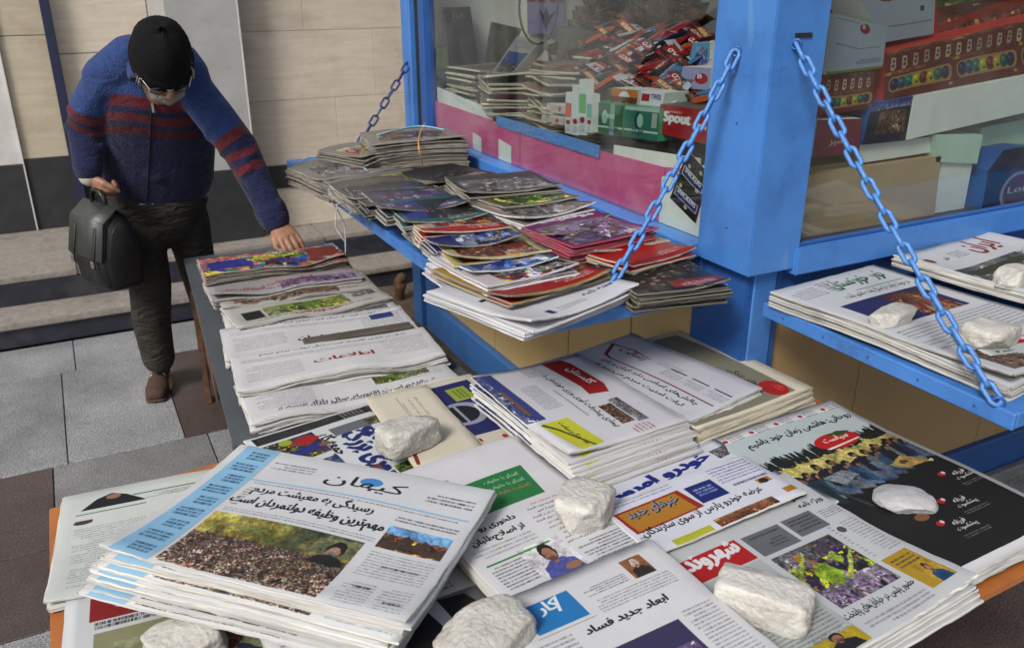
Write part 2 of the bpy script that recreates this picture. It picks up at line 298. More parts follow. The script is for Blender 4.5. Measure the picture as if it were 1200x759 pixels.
class Page:
    def __init__(s, w_, h, bg=(.86, .86, .87), seed=0):
        s.w, s.h = w_, h; s.rs = np.random.RandomState(seed+7); s.a = np.ones((h, w_, 3), np.float32)*np.array(bg, np.float32)
    def R(s, x0, y0, x1, y1): return max(0, int(x0*s.w)), max(0, int(y0*s.h)), min(s.w, int(round(x1*s.w))), min(s.h, int(round(y1*s.h)))
    def rect(s, x0, y0, x1, y1, col):
        a, b, c, d = s.R(x0, y0, x1, y1); s.a[b:d, a:c] = col; return s
    def poly(s, pts, col):
        P = np.array(pts)*(s.w, s.h); gy, gx = np.mgrid[0:s.h, 0:s.w]; ins = np.zeros((s.h, s.w), bool)
        for i in range(len(P)):
            (xa, ya), (xb, yb) = P[i], P[i-1]
            if ya == yb: continue
            ins ^= ((ya > gy) != (yb > gy)) & (gx < (xb-xa)*(gy-ya)/(yb-ya)+xa)
        s.a[ins] = col; return s
    def ell(s, cx, cy, rx, ry, col):
        gy, gx = np.mgrid[0:s.h, 0:s.w]; s.a[((gx/s.w-cx)/rx)**2+((gy/s.h-cy)/ry)**2 < 1] = col; return s
    def text(s, t, x, y, hgt, col=(.05, .05, .06), bold=3, align='r', width=None, slant=0):
        """x is the right end (align r), the left end (l) or the middle (c); hgt is the em height; all in page fractions"""
        mk = strmask(t, bold); H = hgt*s.h*1.7; W = width*s.w if width else mk.shape[1]*H/mk.shape[0]; mk = resize(mk, H, W)
        if slant:
            for r in range(mk.shape[0]): mk[r] = np.roll(mk[r], int(-slant*(r-mk.shape[0]/2)))
        x0 = int(x*s.w-(W if align == 'r' else W/2 if align == 'c' else 0)); y0 = int(y*s.h-.3*H)
        h, w_ = mk.shape; X0, Y0, X1, Y1 = max(0, x0), max(0, y0), min(s.w, x0+w_), min(s.h, y0+h)
        if X1 <= X0 or Y1 <= Y0: return s
        k = mk[Y0-y0:Y1-y0, X0-x0:X1-x0, None]; s.a[Y0:Y1, X0:X1] = s.a[Y0:Y1, X0:X1]*(1-k)+np.array(col)*k; return s
    def lines(s, x0, y0, x1, y1, n, col=(.42, .42, .44), ragged=.1, fill=.5):
        """rows of print too small to read"""
        a, b, c, d = s.R(x0, y0, x1, y1); p = (d-b)/n
        for i in range(n):
            r0 = int(b+i*p); r1 = max(r0+1, int(b+i*p+p*fill)); L = a if s.rs.rand() > ragged*3 else a+int((c-a)*s.rs.rand()*.3)
            W = c-L
            if W < 3: continue
            k = np.repeat(s.rs.rand(W//3+1), 3)[:W]*.75+.25; k[s.rs.rand(W) < .16] = 0
            k = k[None, :, None]; s.a[r0:r1, L:c] = s.a[r0:r1, L:c]*(1-k)+np.array(col)*k
        return s
    def photo(s, x0, y0, x1, y1, kind='crowd', grain=1.0):
        a, b, c, d = s.R(x0, y0, x1, y1); W, H = c-a, d-b
        if W < 2 or H < 2: return s
        pal = np.array(PAL[kind]); rs = s.rs; c0, c1 = pal[rs.randint(len(pal))]*.8, pal[rs.randint(len(pal))]; gy = np.linspace(0, 1, H)[:, None, None]
        im = np.ones((H, W, 1))*(c0*(1-gy)+c1*gy); cell = max(2, int(W/5)); im = im*.6+resize(pal[rs.randint(0, len(pal), (H//cell+2, W//cell+2))], H+cell, W+cell)[:H, :W]*.4
        yy, xx = np.mgrid[0:H, 0:W]
        for q in range(int(46*grain)):                     # figures: bodies with heads, overlapping, nearer ones larger
            fy_ = rs.rand(); sz = (.04+.10*fy_)*min(W, H)*1.6; cx, cy = rs.rand()*W, (.25+.85*fy_)*H; col = pal[rs.randint(len(pal))]*(.5+.8*rs.rand())
            x0_, x1_, y0_, y1_ = [int(v) for v in (max(0, cx-sz), min(W, cx+sz), max(0, cy-sz*1.8), min(H, cy+sz*1.6))]
            if x1_ <= x0_ or y1_ <= y0_: continue
            X_, Y_ = xx[y0_:y1_, x0_:x1_], yy[y0_:y1_, x0_:x1_]; sub_ = im[y0_:y1_, x0_:x1_]; tilt_ = rs.rand()-.5
            sub_[(np.abs((X_-cx-tilt_*(Y_-cy))/(sz*.42))**2.5+np.abs((Y_-cy)/(sz*.9))**3) < 1] = col; hx, hy = cx-tilt_*sz, cy-sz*1.12
            sub_[((X_-hx)/(sz*.24))**2+((Y_-hy+sz*.05)/(sz*.32))**2 < 1] = (.06, .05, .05); sub_[((X_-hx)/(sz*.19))**2+((Y_-hy-sz*.06)/(sz*.24))**2 < 1] = (.55, .38, .3)
        for q in range(int(110*grain)):                     # small bright and dark details
            cx, cy = rs.randint(0, W), rs.randint(0, H); lx, ly = 1+rs.randint(0, max(2, W//14)), 1+rs.randint(0, max(2, H//18)); im[cy:cy+ly, cx:cx+lx] = pal[rs.randint(len(pal))]*(.5+rs.rand())
        g = resize(rs.rand(H//3+2, W//3+2), H+3, W+3)[:H, :W, None]; im = im*(.75+.5*g)
        if kind == 'crowd':
            top = int(H*.38); gk = np.array([(.55, .5, .12), (.3, .36, .15), (.7, .68, .3), (.22, .27, .15)])[s.rs.randint(0, 4, (3, 7))]; im[:top] = resize(gk, top, W)*.75+im[:top]*.1+.05; im[top:] = pal[0]*1.3
            im[top:] = (.26, .21, .18)
            for _ in range(int(W*H/30)):
                px, py = s.rs.randint(0, W), int(top+(H-top)*s.rs.rand()); r = 2+int(3.2*(py-top)/max(1, H-top)+.5); col = (pal[s.rs.randint(len(pal))]*(.5+.9*s.rs.rand())) if s.rs.rand() < .62 else np.array((.85, .80, .76))*(.8+.3*s.rs.rand())
                im[py:py+r+1, px:px+r] = col; im[max(0, py-r):py, px:px+r] = (.5, .36, .28) if s.rs.rand() < .6 else (.05, .04, .04)
        s.a[b:d, a:c] = np.clip(im, 0, 1); return s.rough(x0, y0, x1, y1, .6)
    def rough(s, x0, y0, x1, y1, amt=1.0):
        """turn clean shapes into something like a coarse press photograph: bent outlines, soft shading, halftone grain"""
        a, b, c, d = s.R(x0, y0, x1, y1); W, H = c-a, d-b
        if W < 6 or H < 6: return s
        im = s.a[b:d, a:c].astype(float).copy(); rs = s.rs
        def fld(n): q = rs.rand(max(2, H//n+2), max(2, W//n+2)); return resize(q, H+n, W+n)[:H, :W]-.5
        dx = fld(16)*9*amt+fld(7)*5*amt+fld(3)*2.5*amt; dy = fld(16)*9*amt+fld(7)*5*amt+fld(3)*2.5*amt
        yy, xx = np.mgrid[0:H, 0:W]; im = im[np.clip(yy+dy, 0, H-1).astype(int), np.clip(xx+dx, 0, W-1).astype(int)]
        e = np.pad(im, ((1, 1), (1, 1), (0, 0)), 'edge'); im = (e[:-2, 1:-1]+e[2:, 1:-1]+e[1:-1, :-2]+e[1:-1, 2:]+2*im)/6
        sh = 1+fld(30)[..., None]*.7*amt+fld(9)[..., None]*.55*amt+fld(3)[..., None]*.5*amt+(rs.rand(H, W, 1)-.5)*.22
        hue = np.stack([fld(12), fld(12), fld(12)], -1)*.07*amt; s.a[b:d, a:c] = np.clip(im*sh+hue, 0, 1); return s
    def person(s, x0, y0, x1, y1, shirt, bgc=None, skin=(.62, .42, .32), hair=(.06, .05, .05)):
        if bgc is not None: s.rect(x0, y0, x1, y1, bgc)
        w_, h = x1-x0, y1-y0; cx = (x0+x1)/2
        s.poly([(x0+.06*w_, y1), (x0+.16*w_, y0+.62*h), (cx-.12*w_, y0+.5*h), (cx+.14*w_, y0+.5*h), (x1-.14*w_, y0+.62*h), (x1-.04*w_, y1)], shirt)
        s.ell(cx, y0+.30*h, .17*w_, .23*h, hair); s.ell(cx, y0+.36*h, .13*w_, .18*h, skin); s.rect(cx-.05*w_, y0+.5*h, cx+.05*w_, y0+.58*h, skin)
        s.ell(cx, y0+.47*h, .09*w_, .06*h, tuple(q*.6 for q in skin)); return s.rough(x0, y0, x1, y1, .45)
    def wordrow(s, x0, y, x1, hgt, seed=0, col=(.08, .08, .09), bold=3):
        """a headline row of ordinary words"""
        r = random.Random(seed); ws = ['مردم', 'اقتصاد', 'برای', 'ایران', 'دولت', 'از', 'بازار', 'است', 'تهران', 'در', 'خبر', 'آینده', 'سال', 'کشور', 'نو']
        x = x1
        while x > x0+.08:
            t = r.choice(ws); mk = strmask(t, bold); W = mk.shape[1]*(hgt*s.h*1.7/mk.shape[0])/s.w
            if x-W < x0: break
            s.text(t, x, y, hgt, col, bold); x -= W*.96
        return s
    def image(s, name):
        g = s.rs.rand(s.h, s.w, 1).astype(np.float32)*.05-.025; a = np.clip(s.a+g, 0, 1)
        im = bpy.data.images.new(name, s.w, s.h); buf = np.ones((s.h, s.w, 4), np.float32); buf[..., :3] = a[::-1]; im.pixels.foreach_set(buf.ravel()); im.update(); im.pack(); return im
def print_mat(name, page, rough=.75, coat=0, mul=.68, bump=.35):
    mt, nt, p = new_mat(name); N, L = nt.nodes, nt.links; t = N.new('ShaderNodeTexImage'); t.image = page.image(name); t.extension = 'EXTEND'
    tc = N.new('ShaderNodeTexCoord'); no = N.new('ShaderNodeTexNoise'); no.inputs['Scale'].default_value = 9; no.inputs['Detail'].default_value = 5; L.new(tc.outputs['Object'], no.inputs['Vector'])
    mr = N.new('ShaderNodeMapRange'); mr.inputs[1].default_value = .3; mr.inputs[2].default_value = .7; mr.inputs[3].default_value = mul*.96; mr.inputs[4].default_value = mul*1.03; L.new(no.outputs['Fac'], mr.inputs[0])
    s = N.new('ShaderNodeVectorMath'); s.operation = 'SCALE'; L.new(t.outputs[0], s.inputs[0]); L.new(mr.outputs[0], s.inputs['Scale']); L.new(s.outputs[0], p.inputs['Base Color'])
    p.inputs['Roughness'].default_value = rough; p.inputs['Coat Weight'].default_value = coat; p.inputs['Coat Roughness'].default_value = .25
    b = N.new('ShaderNodeBump'); b.inputs['Strength'].default_value = bump; b.inputs['Distance'].default_value = .01; L.new(no.outputs['Fac'], b.inputs['Height']); L.new(b.outputs[0], p.inputs['Normal'])
    return mt

# ------------------------------------------------------------------ paper goods
def wave_fn(seed, amp, w_, h, curl=0, cy=0, ripx=0):
    r = random.Random(seed); a1, a2, a3 = r.uniform(0, 6), r.uniform(0, 6), r.uniform(0, 6); f1, f2 = r.uniform(9, 16), r.uniform(8, 15)
    def f(x, y):
        z = amp*(math.sin(f1*x+a1)*.5+math.sin(f2*y+a2)*.4+math.sin(f1*.7*x-f2*1.3*y+a3)*.5+1.2)
        z += curl*(abs(2*x/w_)**3)+cy*(abs(2*y/h)**3 if y < 0 else 0)+ripx*(math.sin(31*x+a2)*.6+math.sin(17*x+a1))*max(0, .25-y/h)
        return z
    return f
SIDES = ((.80, .0022), (.62, -.0008), (.44, .0030), (.26, .0002), (.12, .0020))
def sheet(name, w_, h, t, mats, wf, nx=16, ny=12, seed=0, corner=0):
    """a folded newspaper or magazine: printed top and bottom, uneven cut edges all round"""
    r = random.Random(seed); vs = []; uv = []; fs = []; fm = []
    def jit(i, j): return (r.uniform(-1, 1)*.0012 if i in (0, nx) else 0, r.uniform(-1, 1)*.0012 if j in (0, ny) else 0)
    for lay in (1, 0):
        for j in range(ny+1):
            for i in range(nx+1):
                x = (i/nx-.5)*w_; y = (j/ny-.5)*h; jx, jy = jit(i, j)
                vs.append((x+jx, y+jy, wf(x, y)+t*lay)); uv.append((i/nx, j/ny))
    K = (nx+1)*(ny+1)
    for j in range(ny):
        for i in range(nx):
            a = j*(nx+1)+i; fs.append((a, a+1, a+nx+2, a+nx+1)); fm.append(0); fs.append((K+a, K+a+nx+1, K+a+nx+2, K+a+1)); fm.append(1)
    def side(idx, ox, oy):
        # three leaf bundles along a side, the middle one standing out a little
        n = len(idx); base = len(vs); sgn = r.choice((-.4, .5, 1, 1.3))
        for k, (fz, o) in enumerate(SIDES):
            for q in idx:
                a, b = vs[q], vs[q+K]; oo = o*sgn+r.uniform(-.0006, .0006); vs.append((a[0]+ox*oo, a[1]+oy*oo, b[2]+(a[2]-b[2])*fz)); uv.append((0, 0))
        rows = [[q for q in idx]]+[[base+k*n+i for i in range(n)] for k in range(len(SIDES))]+[[q+K for q in idx]]
        for k in range(len(SIDES)+1):
            for i in range(n-1): fs.append((rows[k][i], rows[k+1][i], rows[k+1][i+1], rows[k][i+1])); fm.append(1)
    side([i for i in range(nx+1)], 0, -1); side([ny*(nx+1)+nx-i for i in range(nx+1)], 0, 1)
    side([(ny-j)*(nx+1) for j in range(ny+1)], -1, 0); side([j*(nx+1)+nx for j in range(ny+1)], 1, 0)
    return mesh(name, vs, fs, mats, True, fm, uv)
def smooth_flat_sides(me):
    n = len(me.polygons); mi = np.zeros(n, int); me.polygons.foreach_get('material_index', mi); me.polygons.foreach_set('use_smooth', (mi == 0)); return me
ORD = 'top second third fourth fifth sixth seventh eighth ninth tenth eleventh twelfth thirteenth fourteenth fifteenth sixteenth seventeenth eighteenth nineteenth twentieth twenty-first twenty-second twenty-third twenty-fourth twenty-fifth twenty-sixth twenty-seventh twenty-eighth twenty-ninth thirtieth'.split()
def stack(name, cat, label, under, group, print_m, edge_m, a, b, length, z_top, n=4, t=.006, seed=0, amp=.0015, curl=0, cy=0, ripx=0, jit=.004, fan=(0, 0), width=None, from_bottom=False, tilt=0, roll=0, z_bot=None, rotj=.012, cl=1.0):
    """n copies; a and b are the world ends of the page's upper edge (or lower edge) as one reads it"""
    r = random.Random(seed+100); a = Vector(a).to_2d(); b = Vector(b).to_2d(); u = (b-a); W = width or u.length; u.normalize(); v = Vector((u.y, -u.x)); ang = math.atan2(u.y, u.x)
    if from_bottom: ctr = a+u*W/2-v*length/2
    else: ctr = a+u*W/2+v*length/2
    if t > .0056 and n > 1: n = max(2, round(n*t/.0052)); t = .0052; fan = (fan[0]*.7, fan[1]*.7)
    wf = wave_fn(seed, amp, W, length, curl, cy, ripx)
    me = smooth_flat_sides(sheet(name, W, length, t*.93, [print_m, edge_m], wf, max(8, int(W/.022)), max(8, int(length/.028)), seed))
    mes = [me]+[smooth_flat_sides(sheet(name, W, length, t*.93, [print_m, edge_m], wf, max(8, int(W/.022)), max(8, int(length/.028)), seed+7*q)) for q in (1, 2, 3)] if n > 3 else [me]
    if length > .19:
        cr_ = random.Random(seed+55); c1, c2, mid = cl*cr_.uniform(.002, .016), cl*cr_.uniform(.002, .016), cl*cr_.uniform(0, .004)
        def wf0(x, y):
            u_, v_ = x/W+.5, .5-y/length; return wf(x, y)+.0006+c1*max(0, (1-u_)*v_-.55)**1.5*5+c2*max(0, u_*v_-.55)**1.5*5+mid*math.sin(PI*u_)*v_
        mes[0] = smooth_flat_sides(sheet(name, W, length, t*.93, [print_m, edge_m], wf0, max(8, int(W/.022)), max(8, int(length/.028)), seed))
    if len(mes) == 1 and n > 1: mes = [mes[0], me]
    objs = []
    for k in range(n):                       # k = 0 is the top copy
        f = Vector(fan)*k; jx, jy = (r.uniform(-jit, jit), r.uniform(-jit, jit)) if k else (0, 0); c = ctr+u*(jx+f.x)+v*(jy+f.y)
        if n == 1: wm = me
        o = link(name, mes[0] if k == 0 else mes[1+k % (len(mes)-1)], None, (c.x, c.y, z_top-(k+1)*t), (tilt, roll, ang+(r.uniform(-rotj, rotj) if k else 0)))
        if k == 0: tag(o, label, cat, group)
        else: tag(o, ORD[k]+' from the top, '+under, cat, group)
        objs.append(o)
    return objs
# ------------------------------------------------------------------ ground, paving, steps, walls
def plane(name, x0, y0, x1, y1, z, mt, nx=1, ny=1, amp=0, seed=0):
    vs = []; fs = []
    for j in range(ny+1):
        for i in range(nx+1):
            x = x0+(x1-x0)*i/nx; y = y0+(y1-y0)*j/ny
            vs.append((x, y, z+(amp*mnoise.noise(Vector((x*3, y*3, seed))) if amp else 0)))
    for j in range(ny):
        for i in range(nx): a = j*(nx+1)+i; fs.append((a, a+1, a+nx+2, a+nx+1))
    return link(name, mesh(name, vs, fs, mt, bool(amp)))
g = plane('ground', -60, -60, 60, 60, -.03, M['dirt']); tag(g, kind='structure')
g = plane('dusty_ground', .97, 1.9, 2.6, 4.58, .004, M['dirt'], 60, 90, .02, 3); tag(g, kind='structure')
pav = plane('pavement', -8, -6, 3.6, 4.41, -.014, M['kerbgrey']); tag(pav, kind='structure')
def tile(x0, y0, x1, y1, mt):
    q = .0022; b = box_bm(x0+q, y0+q, -.012, x1-q, y1-q, -.0005, .0018); return link('paving_tile', bm_mesh('paving_tile', b, M[mt]), pav)
xs = [-3.5, -2.6, -1.7, -.95, -.24]
for i in range(len(xs)-1):
    for y0, y1, mt in ((4.02, 4.41, 'granite'), (3.15, 4.02, 'granite'), (2.62, 3.15, 'granite_red_and_shade'), (2.22, 2.62, 'granite_red_and_shade'), (1.3, 2.22, 'granite'), (.4, 1.3, 'granite'), (-.5, .4, 'granite')):
        if mt == 'granite' and i == 3 and y1 > 3.1:
            x1 = -.13 if y1 > 4.1 else -.19
        else: x1 = xs[i+1]
        tile(xs[i], y0, x1, y1, mt)
for x0, x1, y0, y1, mt in ((-.13, .28, 4.02, 4.41, 'granite'), (.28, 1.0, 4.02, 4.41, 'granite'), (-.19, .22, 3.15, 4.02, 'granite'), (.22, .62, 3.62, 4.02, 'granite_red_and_shade'), (.22, .62, 3.15, 3.62, 'granite_red_and_shade'), (.62, 1.0, 3.15, 4.02, 'granite'),
        (-.24, .3, 2.62, 3.15, 'kerbgrey'), (.3, 1.0, 2.62, 3.15, 'granite'), (-.24, .3, 2.22, 2.62, 'kerbgrey'), (-.24, .3, 1.3, 2.22, 'kerbgrey'), (.3, 1.0, 1.3, 2.62, 'granite'), (-.24, .6, .4, 1.3, 'granite'), (.6, 1.4, .4, 1.3, 'granite_red_and_shade'), (1.4, 2.4, .4, 1.3, 'granite_red_and_shade'), (2.4, 3.4, .4, 1.3, 'granite_red_and_shade'),  # near right tiles take the dark granite to paint shade below the table
        (1.0, 2.0, -.5, .4, 'granite_red_and_shade'), (-.24, 1.0, -.5, .4, 'granite'), (2.0, 3.4, -.5, .4, 'granite')): tile(x0, y0, x1, y1, mt)  # the dark tile here is shaded ground put into the colour too
steps = empty('steps', (0, 4.41, 0)); tag(steps, kind='structure')
def slabs(z0, z1, y0, y1, cuts, mt, nm):
    for a, b in zip(cuts, cuts[1:]): o = box(nm, a+.0015, y0-4.41, z0, b-.0015, y1-4.41, z1, M[mt], steps, .006, 2)
slabs(0, .098, 4.425, 4.70, [-3.4, -2.0, -.62, .74, 2.1, 3.4], 'riser', 'riser')
slabs(.098, .128, 4.405, 4.74, [-3.4, -1.9, -.55, .86, 2.3, 3.4], 'tread', 'tread')
slabs(.128, .235, 4.735, 4.80, [-3.4, -1.7, -.3, 1.1, 2.3, 3.4], 'riser', 'riser')
slabs(.235, .265, 4.70, 5.52, [-3.4, -1.5, -.05, 1.24, 2.5, 3.4], 'tread', 'tread')
slabs(.235, .264, 5.523, 6.9, [-3.4, -1.2, .3, 1.6, 3.4], 'tread', 'tread')
box('core', -3.4, .27, 0, 3.4, 2.4, .234, M['riser'], steps, 0)
wall = empty('building_wall', (0, 5.6, 0), 'beige travertine wall with a dark plinth behind the steps', 'wall')
def wbox(nm, x0, y0, z0, x1, y1, z1, mt, bev=.002): return box(nm, x0, y0-5.6, z0, x1, y1-5.6, z1, M[mt], wall, bev)
for a, b in ((-3.4, -1.6), (-1.6, -.226)): wbox('plinth_panel', a, 5.62, .266, b-.002, 5.8, .655, 'plinth')
wbox('plinth_panel', -.222, 5.625, .266, .56, 5.8, .68, 'plinth')
wbox('joint_strip', -.2295, 5.61, .266, -.222, 5.64, 3.2, 'white_slab', .001)
for z0, z1 in ((.655, 1.75), (1.753, 3.2)):
    for a, b in ((-3.4, -1.6), (-1.598, -.23)): wbox('stone_slab', a, 5.632, z0, b, 5.8, z1, 'white_slab')
for z0, z1 in ((.68, 1.348), (1.351, 1.98), (1.983, 3.2)): wbox('stone_slab', -.221, 5.632, z0+.001, .03, 5.8, z1, 'beige_dk')
for z0, z1 in ((.68, 1.245), (1.248, 1.60), (1.603, 2.3), (2.303, 3.2)): wbox('stone_slab', .032, 5.634, z0+.001, .558, 5.8, z1, 'beige')
wbox('plinth_panel', .56, 4.855, .266, .925, 6.2, .665, 'plinth')
for z0, z1 in ((.665, 1.9), (1.903, 3.2)): wbox('stone_slab', .562, 4.862, z0+.001, .918, 6.2, z1, 'marble')
wbox('joint_strip', .9185, 4.858, .665, .928, 4.9, 3.2, 'white_slab', .001)
wbox('stone_slab', .93, 5.008, .266, 1.5, 5.3, .502, 'beige'); wbox('stone_slab', 1.502, 5.008, .266, 3.4, 5.3, .502, 'beige')
wbox('plinth_panel', .93, 4.995, .5035, 1.9, 5.3, .634, 'plinth'); wbox('plinth_panel', 1.903, 4.995, .5035, 3.4, 5.3, .634, 'plinth')
zz = [.634, 1.0, 1.372, 1.78, 2.3, 3.2]; sx = [(.93, 1.45, 3.4), (.93, 1.70, 3.4), (.93, 1.30, 3.4), (.93, 2.3, 3.4), (.93, 1.8, 3.4)]
for k in range(5):
    for a, b in zip(sx[k], sx[k][1:]): wbox('stone_slab', a+.0006, 5.006, zz[k]+.0008, b-.0006, 5.3, zz[k+1]-.0008, 'beige')
wbox('backing', -3.4, 6.32, 0, 3.4, 6.6, 3.19, 'plinth', 0)
p = box('metal_pole', .012, 5.56, .266, .062, 5.615, 3.2, M['pole'], None, .004, 2); tag(p, 'tall dark blue metal pole against the beige wall, left of the man', 'pole')

# ------------------------------------------------------------------ kiosk
K = empty('kiosk', (1.45, 1.51, 0), 'blue newspaper kiosk with big windows, tan lower panels and two hanging shelves', 'kiosk')
K.location = (0, 0, 0)
def kb(nm, x0, y0, z0, x1, y1, z1, mt, bev=.003, seg=1, parent=None): return box(nm, x0, y0, z0, x1, y1, z1, M[mt], parent or K, bev, seg)
XF, YF = 1.45, 1.51; XE, YE = 3.7, 3.87
pil = kb('corner_pillar', XF, YF, .957, 1.615, 1.712, 2.5, 'blue', .003, 2)
kb('slot', 1.512, 1.5065, 1.522, 1.562, 1.512, 1.532, 'black', 0, parent=pil)
for z in (1.06, 1.32, 1.7): kb('bolt_head', XF-.003, 1.60, z, XF+.01, 1.607, z+.007, 'blue_dk', .002, parent=pil)
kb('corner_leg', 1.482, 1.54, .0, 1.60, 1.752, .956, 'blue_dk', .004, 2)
kb('corner_leg', 1.50, 1.535, .0, 1.575, 1.56, .955, 'blue', .003)
# left face
kb('ledge', 1.425, 1.712, .952, 1.50, 3.64, .992, 'blue', .003)
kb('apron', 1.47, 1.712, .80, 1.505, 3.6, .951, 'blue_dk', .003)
kb('base_rail', 1.462, 1.752, 0, 1.52, 3.73, .165, 'blue', .004)
kb('base_post', 1.464, 3.60, .166, 1.52, 3.73, .95, 'blue', .004)
bp = [(1.752, 2.045), (2.05, 2.42), (2.425, 3.02), (3.025, 3.6)]
for a, b in bp: kb('base_panel', 1.492, a, .166, 1.505, b-.003, .95, 'tan', .002)
for a, b, c_, d in ((2.09, .2, 2.38, .212), (2.09, .69, 2.38, .702)): kb('panel_rib', 1.486, a, b, 1.4915, c_, d, 'tan', .001)
kb('far_post', 1.45, 3.765, .0, 1.53, 3.87, 2.5, 'blue', .004)
kb('gap_strip', 1.475, 3.70, .953, 1.50, 3.764, 2.5, 'black', .001); kb('gap_strip', 1.468, 3.675, .993, 1.5, 3.699, 2.5, 'white_card', .001)  # black strip stands in for the open gap beside the far post
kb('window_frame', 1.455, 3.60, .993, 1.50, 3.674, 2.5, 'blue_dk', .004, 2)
kb('window_frame', 1.46, 1.7125, 2.32, 1.50, 3.6, 2.5, 'blue', .003)
kb('window_pane', 1.478, 1.7125, .993, 1.483, 3.598, 2.319, 'glass', 0)
# right face
kb('sill', 1.60, 1.50, .94, XE, 1.545, 1.012, 'blue', .004, 2); kb('sill_lip', 1.6155, 1.515, 1.0125, XE, 1.53, 1.022, 'blue_dk', .002)
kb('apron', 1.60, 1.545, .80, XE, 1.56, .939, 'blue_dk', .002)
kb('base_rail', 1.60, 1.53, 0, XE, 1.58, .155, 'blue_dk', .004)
kb('ground_strip', 1.58, 1.50, -.02, XE, 1.529, .03, 'kerbgrey', .004)
for a, b in ((1.60, 1.968), (1.972, 2.62), (2.625, XE)): kb('base_panel', a, 1.552, .156, b, 1.565, .938, 'tan2', .002)
kb('window_pane', 1.6155, 1.535, 1.0225, XE-.05, 1.5395, 2.319, 'glass', 0)
kb('window_frame', 1.6155, 1.515, 2.32, XE, 1.55, 2.5, 'blue', .003)
# far walls, roof, floor
kb('roof', 1.40, 1.46, 2.501, XE+.05, YE+.05, 2.56, 'blue_dk', .006)  # unseen roof, added to block light from above
kb('end_wall', 1.54, 3.78, 0, XE, 3.82, 2.5, 'intwall', 0)
kb('back_wall', XE-.04, 1.6, 0, XE, 3.78, 1.2, 'intwall', 0); kb('back_post', XE-.08, 1.5, .0, XE, 1.6, 2.5, 'blue', .003); kb('back_post', XE-.08, 3.78, .0, XE, 3.86, 2.5, 'blue', .003)  # unseen back wall, kept low so daylight enters above it
kb('bounce_ceiling', 1.54, 1.6, 2.46, XE-.05, 3.78, 2.5005, 'intwall', 0); kb('floor_panel', 1.53, 1.6, .05, XE-.05, 3.78, .09, 'intdark', 0)  # unseen pale ceiling, added to bounce light on to the goods
kb('counter', 1.52, 1.76, 1.09, 2.45, 3.77, 1.12, 'intdark', .003); kb('counter_step', 1.95, 1.76, 1.1205, 2.45, 3.7, 1.27, 'intdark', .003); kb('counter_step', 2.16, 1.76, 1.2705, 2.5, 3.7, 1.43, 'intdark', .003)
kb('side_counter', 1.66, 1.5605, .98, XE-.1, 2.1, 1.0, 'intdark', .003)
# boards behind the left glass
def slab_yz(nm, y0, y1, zf, x, t, mt, parent=K, z0=.994):
    """upright board in the window; zf = heights of its top at y0 and y1"""
    b = bmesh.new(); vs = [b.verts.new(p) for p in ((x, y0, z0), (x, y1, z0), (x, y1, zf[1]), (x, y0, zf[0]), (x+t, y0, z0), (x+t, y1, z0), (x+t, y1, zf[1]), (x+t, y0, zf[0]))]
    for f in ((0, 3, 2, 1), (4, 5, 6, 7), (0, 1, 5, 4), (3, 7, 6, 2), (0, 4, 7, 3), (1, 2, 6, 5)): b.faces.new([vs[i] for i in f])
    bmesh.ops.recalc_face_normals(b, faces=b.faces); return link(nm, bm_mesh(nm, b, M[mt]), parent)
slab_yz('window_board', 2.80, 3.597, (1.128, 1.140), 1.493, .006, 'pink'); slab_yz('window_board', 1.93, 2.795, (1.150, 1.128), 1.494, .006, 'pink'); slab_yz('window_board', 1.7525, 1.927, (1.175, 1.152), 1.4955, .006, 'pink')
slab_yz('paper_strip', 3.05, 3.59, (1.17, 1.20), 1.5015, .004, 'white_card')
slab_yz('torn_edge_strip', 2.26, 2.98, (1.160, 1.158), 1.4875, .004, 'chain', z0=1.120)
slab_yz('white_edge_strip', 1.79, 2.2, (1.20, 1.17), 1.5025, .004, 'white_card', z0=1.14)
slab_yz('white_sheet', 1.7135, 1.93, (1.205, 1.125), 1.4865, .003, 'white_card')
for a, b, zt in ((2.86, 2.965, 1.06), (3.12, 3.20, 1.05)): slab_yz('paper_patch', a, b, (zt, zt+.012), 1.4885, .002, 'white_card')
# folding shelves
sh = kb('shelf', .834, 1.560, .905, 1.424, 3.64, .932, 'blue2', .003); kb('edge_board', .822, 1.558, .895, .8335, 3.642, .934, 'blue2', .003, parent=sh)
kb('end_board', .834, 1.5475, .897, 1.424, 1.5595, .9335, 'blue2', .003, parent=sh)
sh2 = kb('shelf', 1.508, .835, .862, XE, 1.49, .885, 'blue2', .003); kb('edge_board', 1.4955, .822, .852, 1.5075, 1.495, .889, 'blue2', .003, parent=sh2); kb('edge_board', 1.508, .8225, .853, XE, .8345, .888, 'blue2', .003, parent=sh2)
for i in range(5): kb('nail_head', 1.4935, .90+i*.13, .868, 1.4965, .906+i*.13, .874, 'blue_dk', .001, parent=sh2)
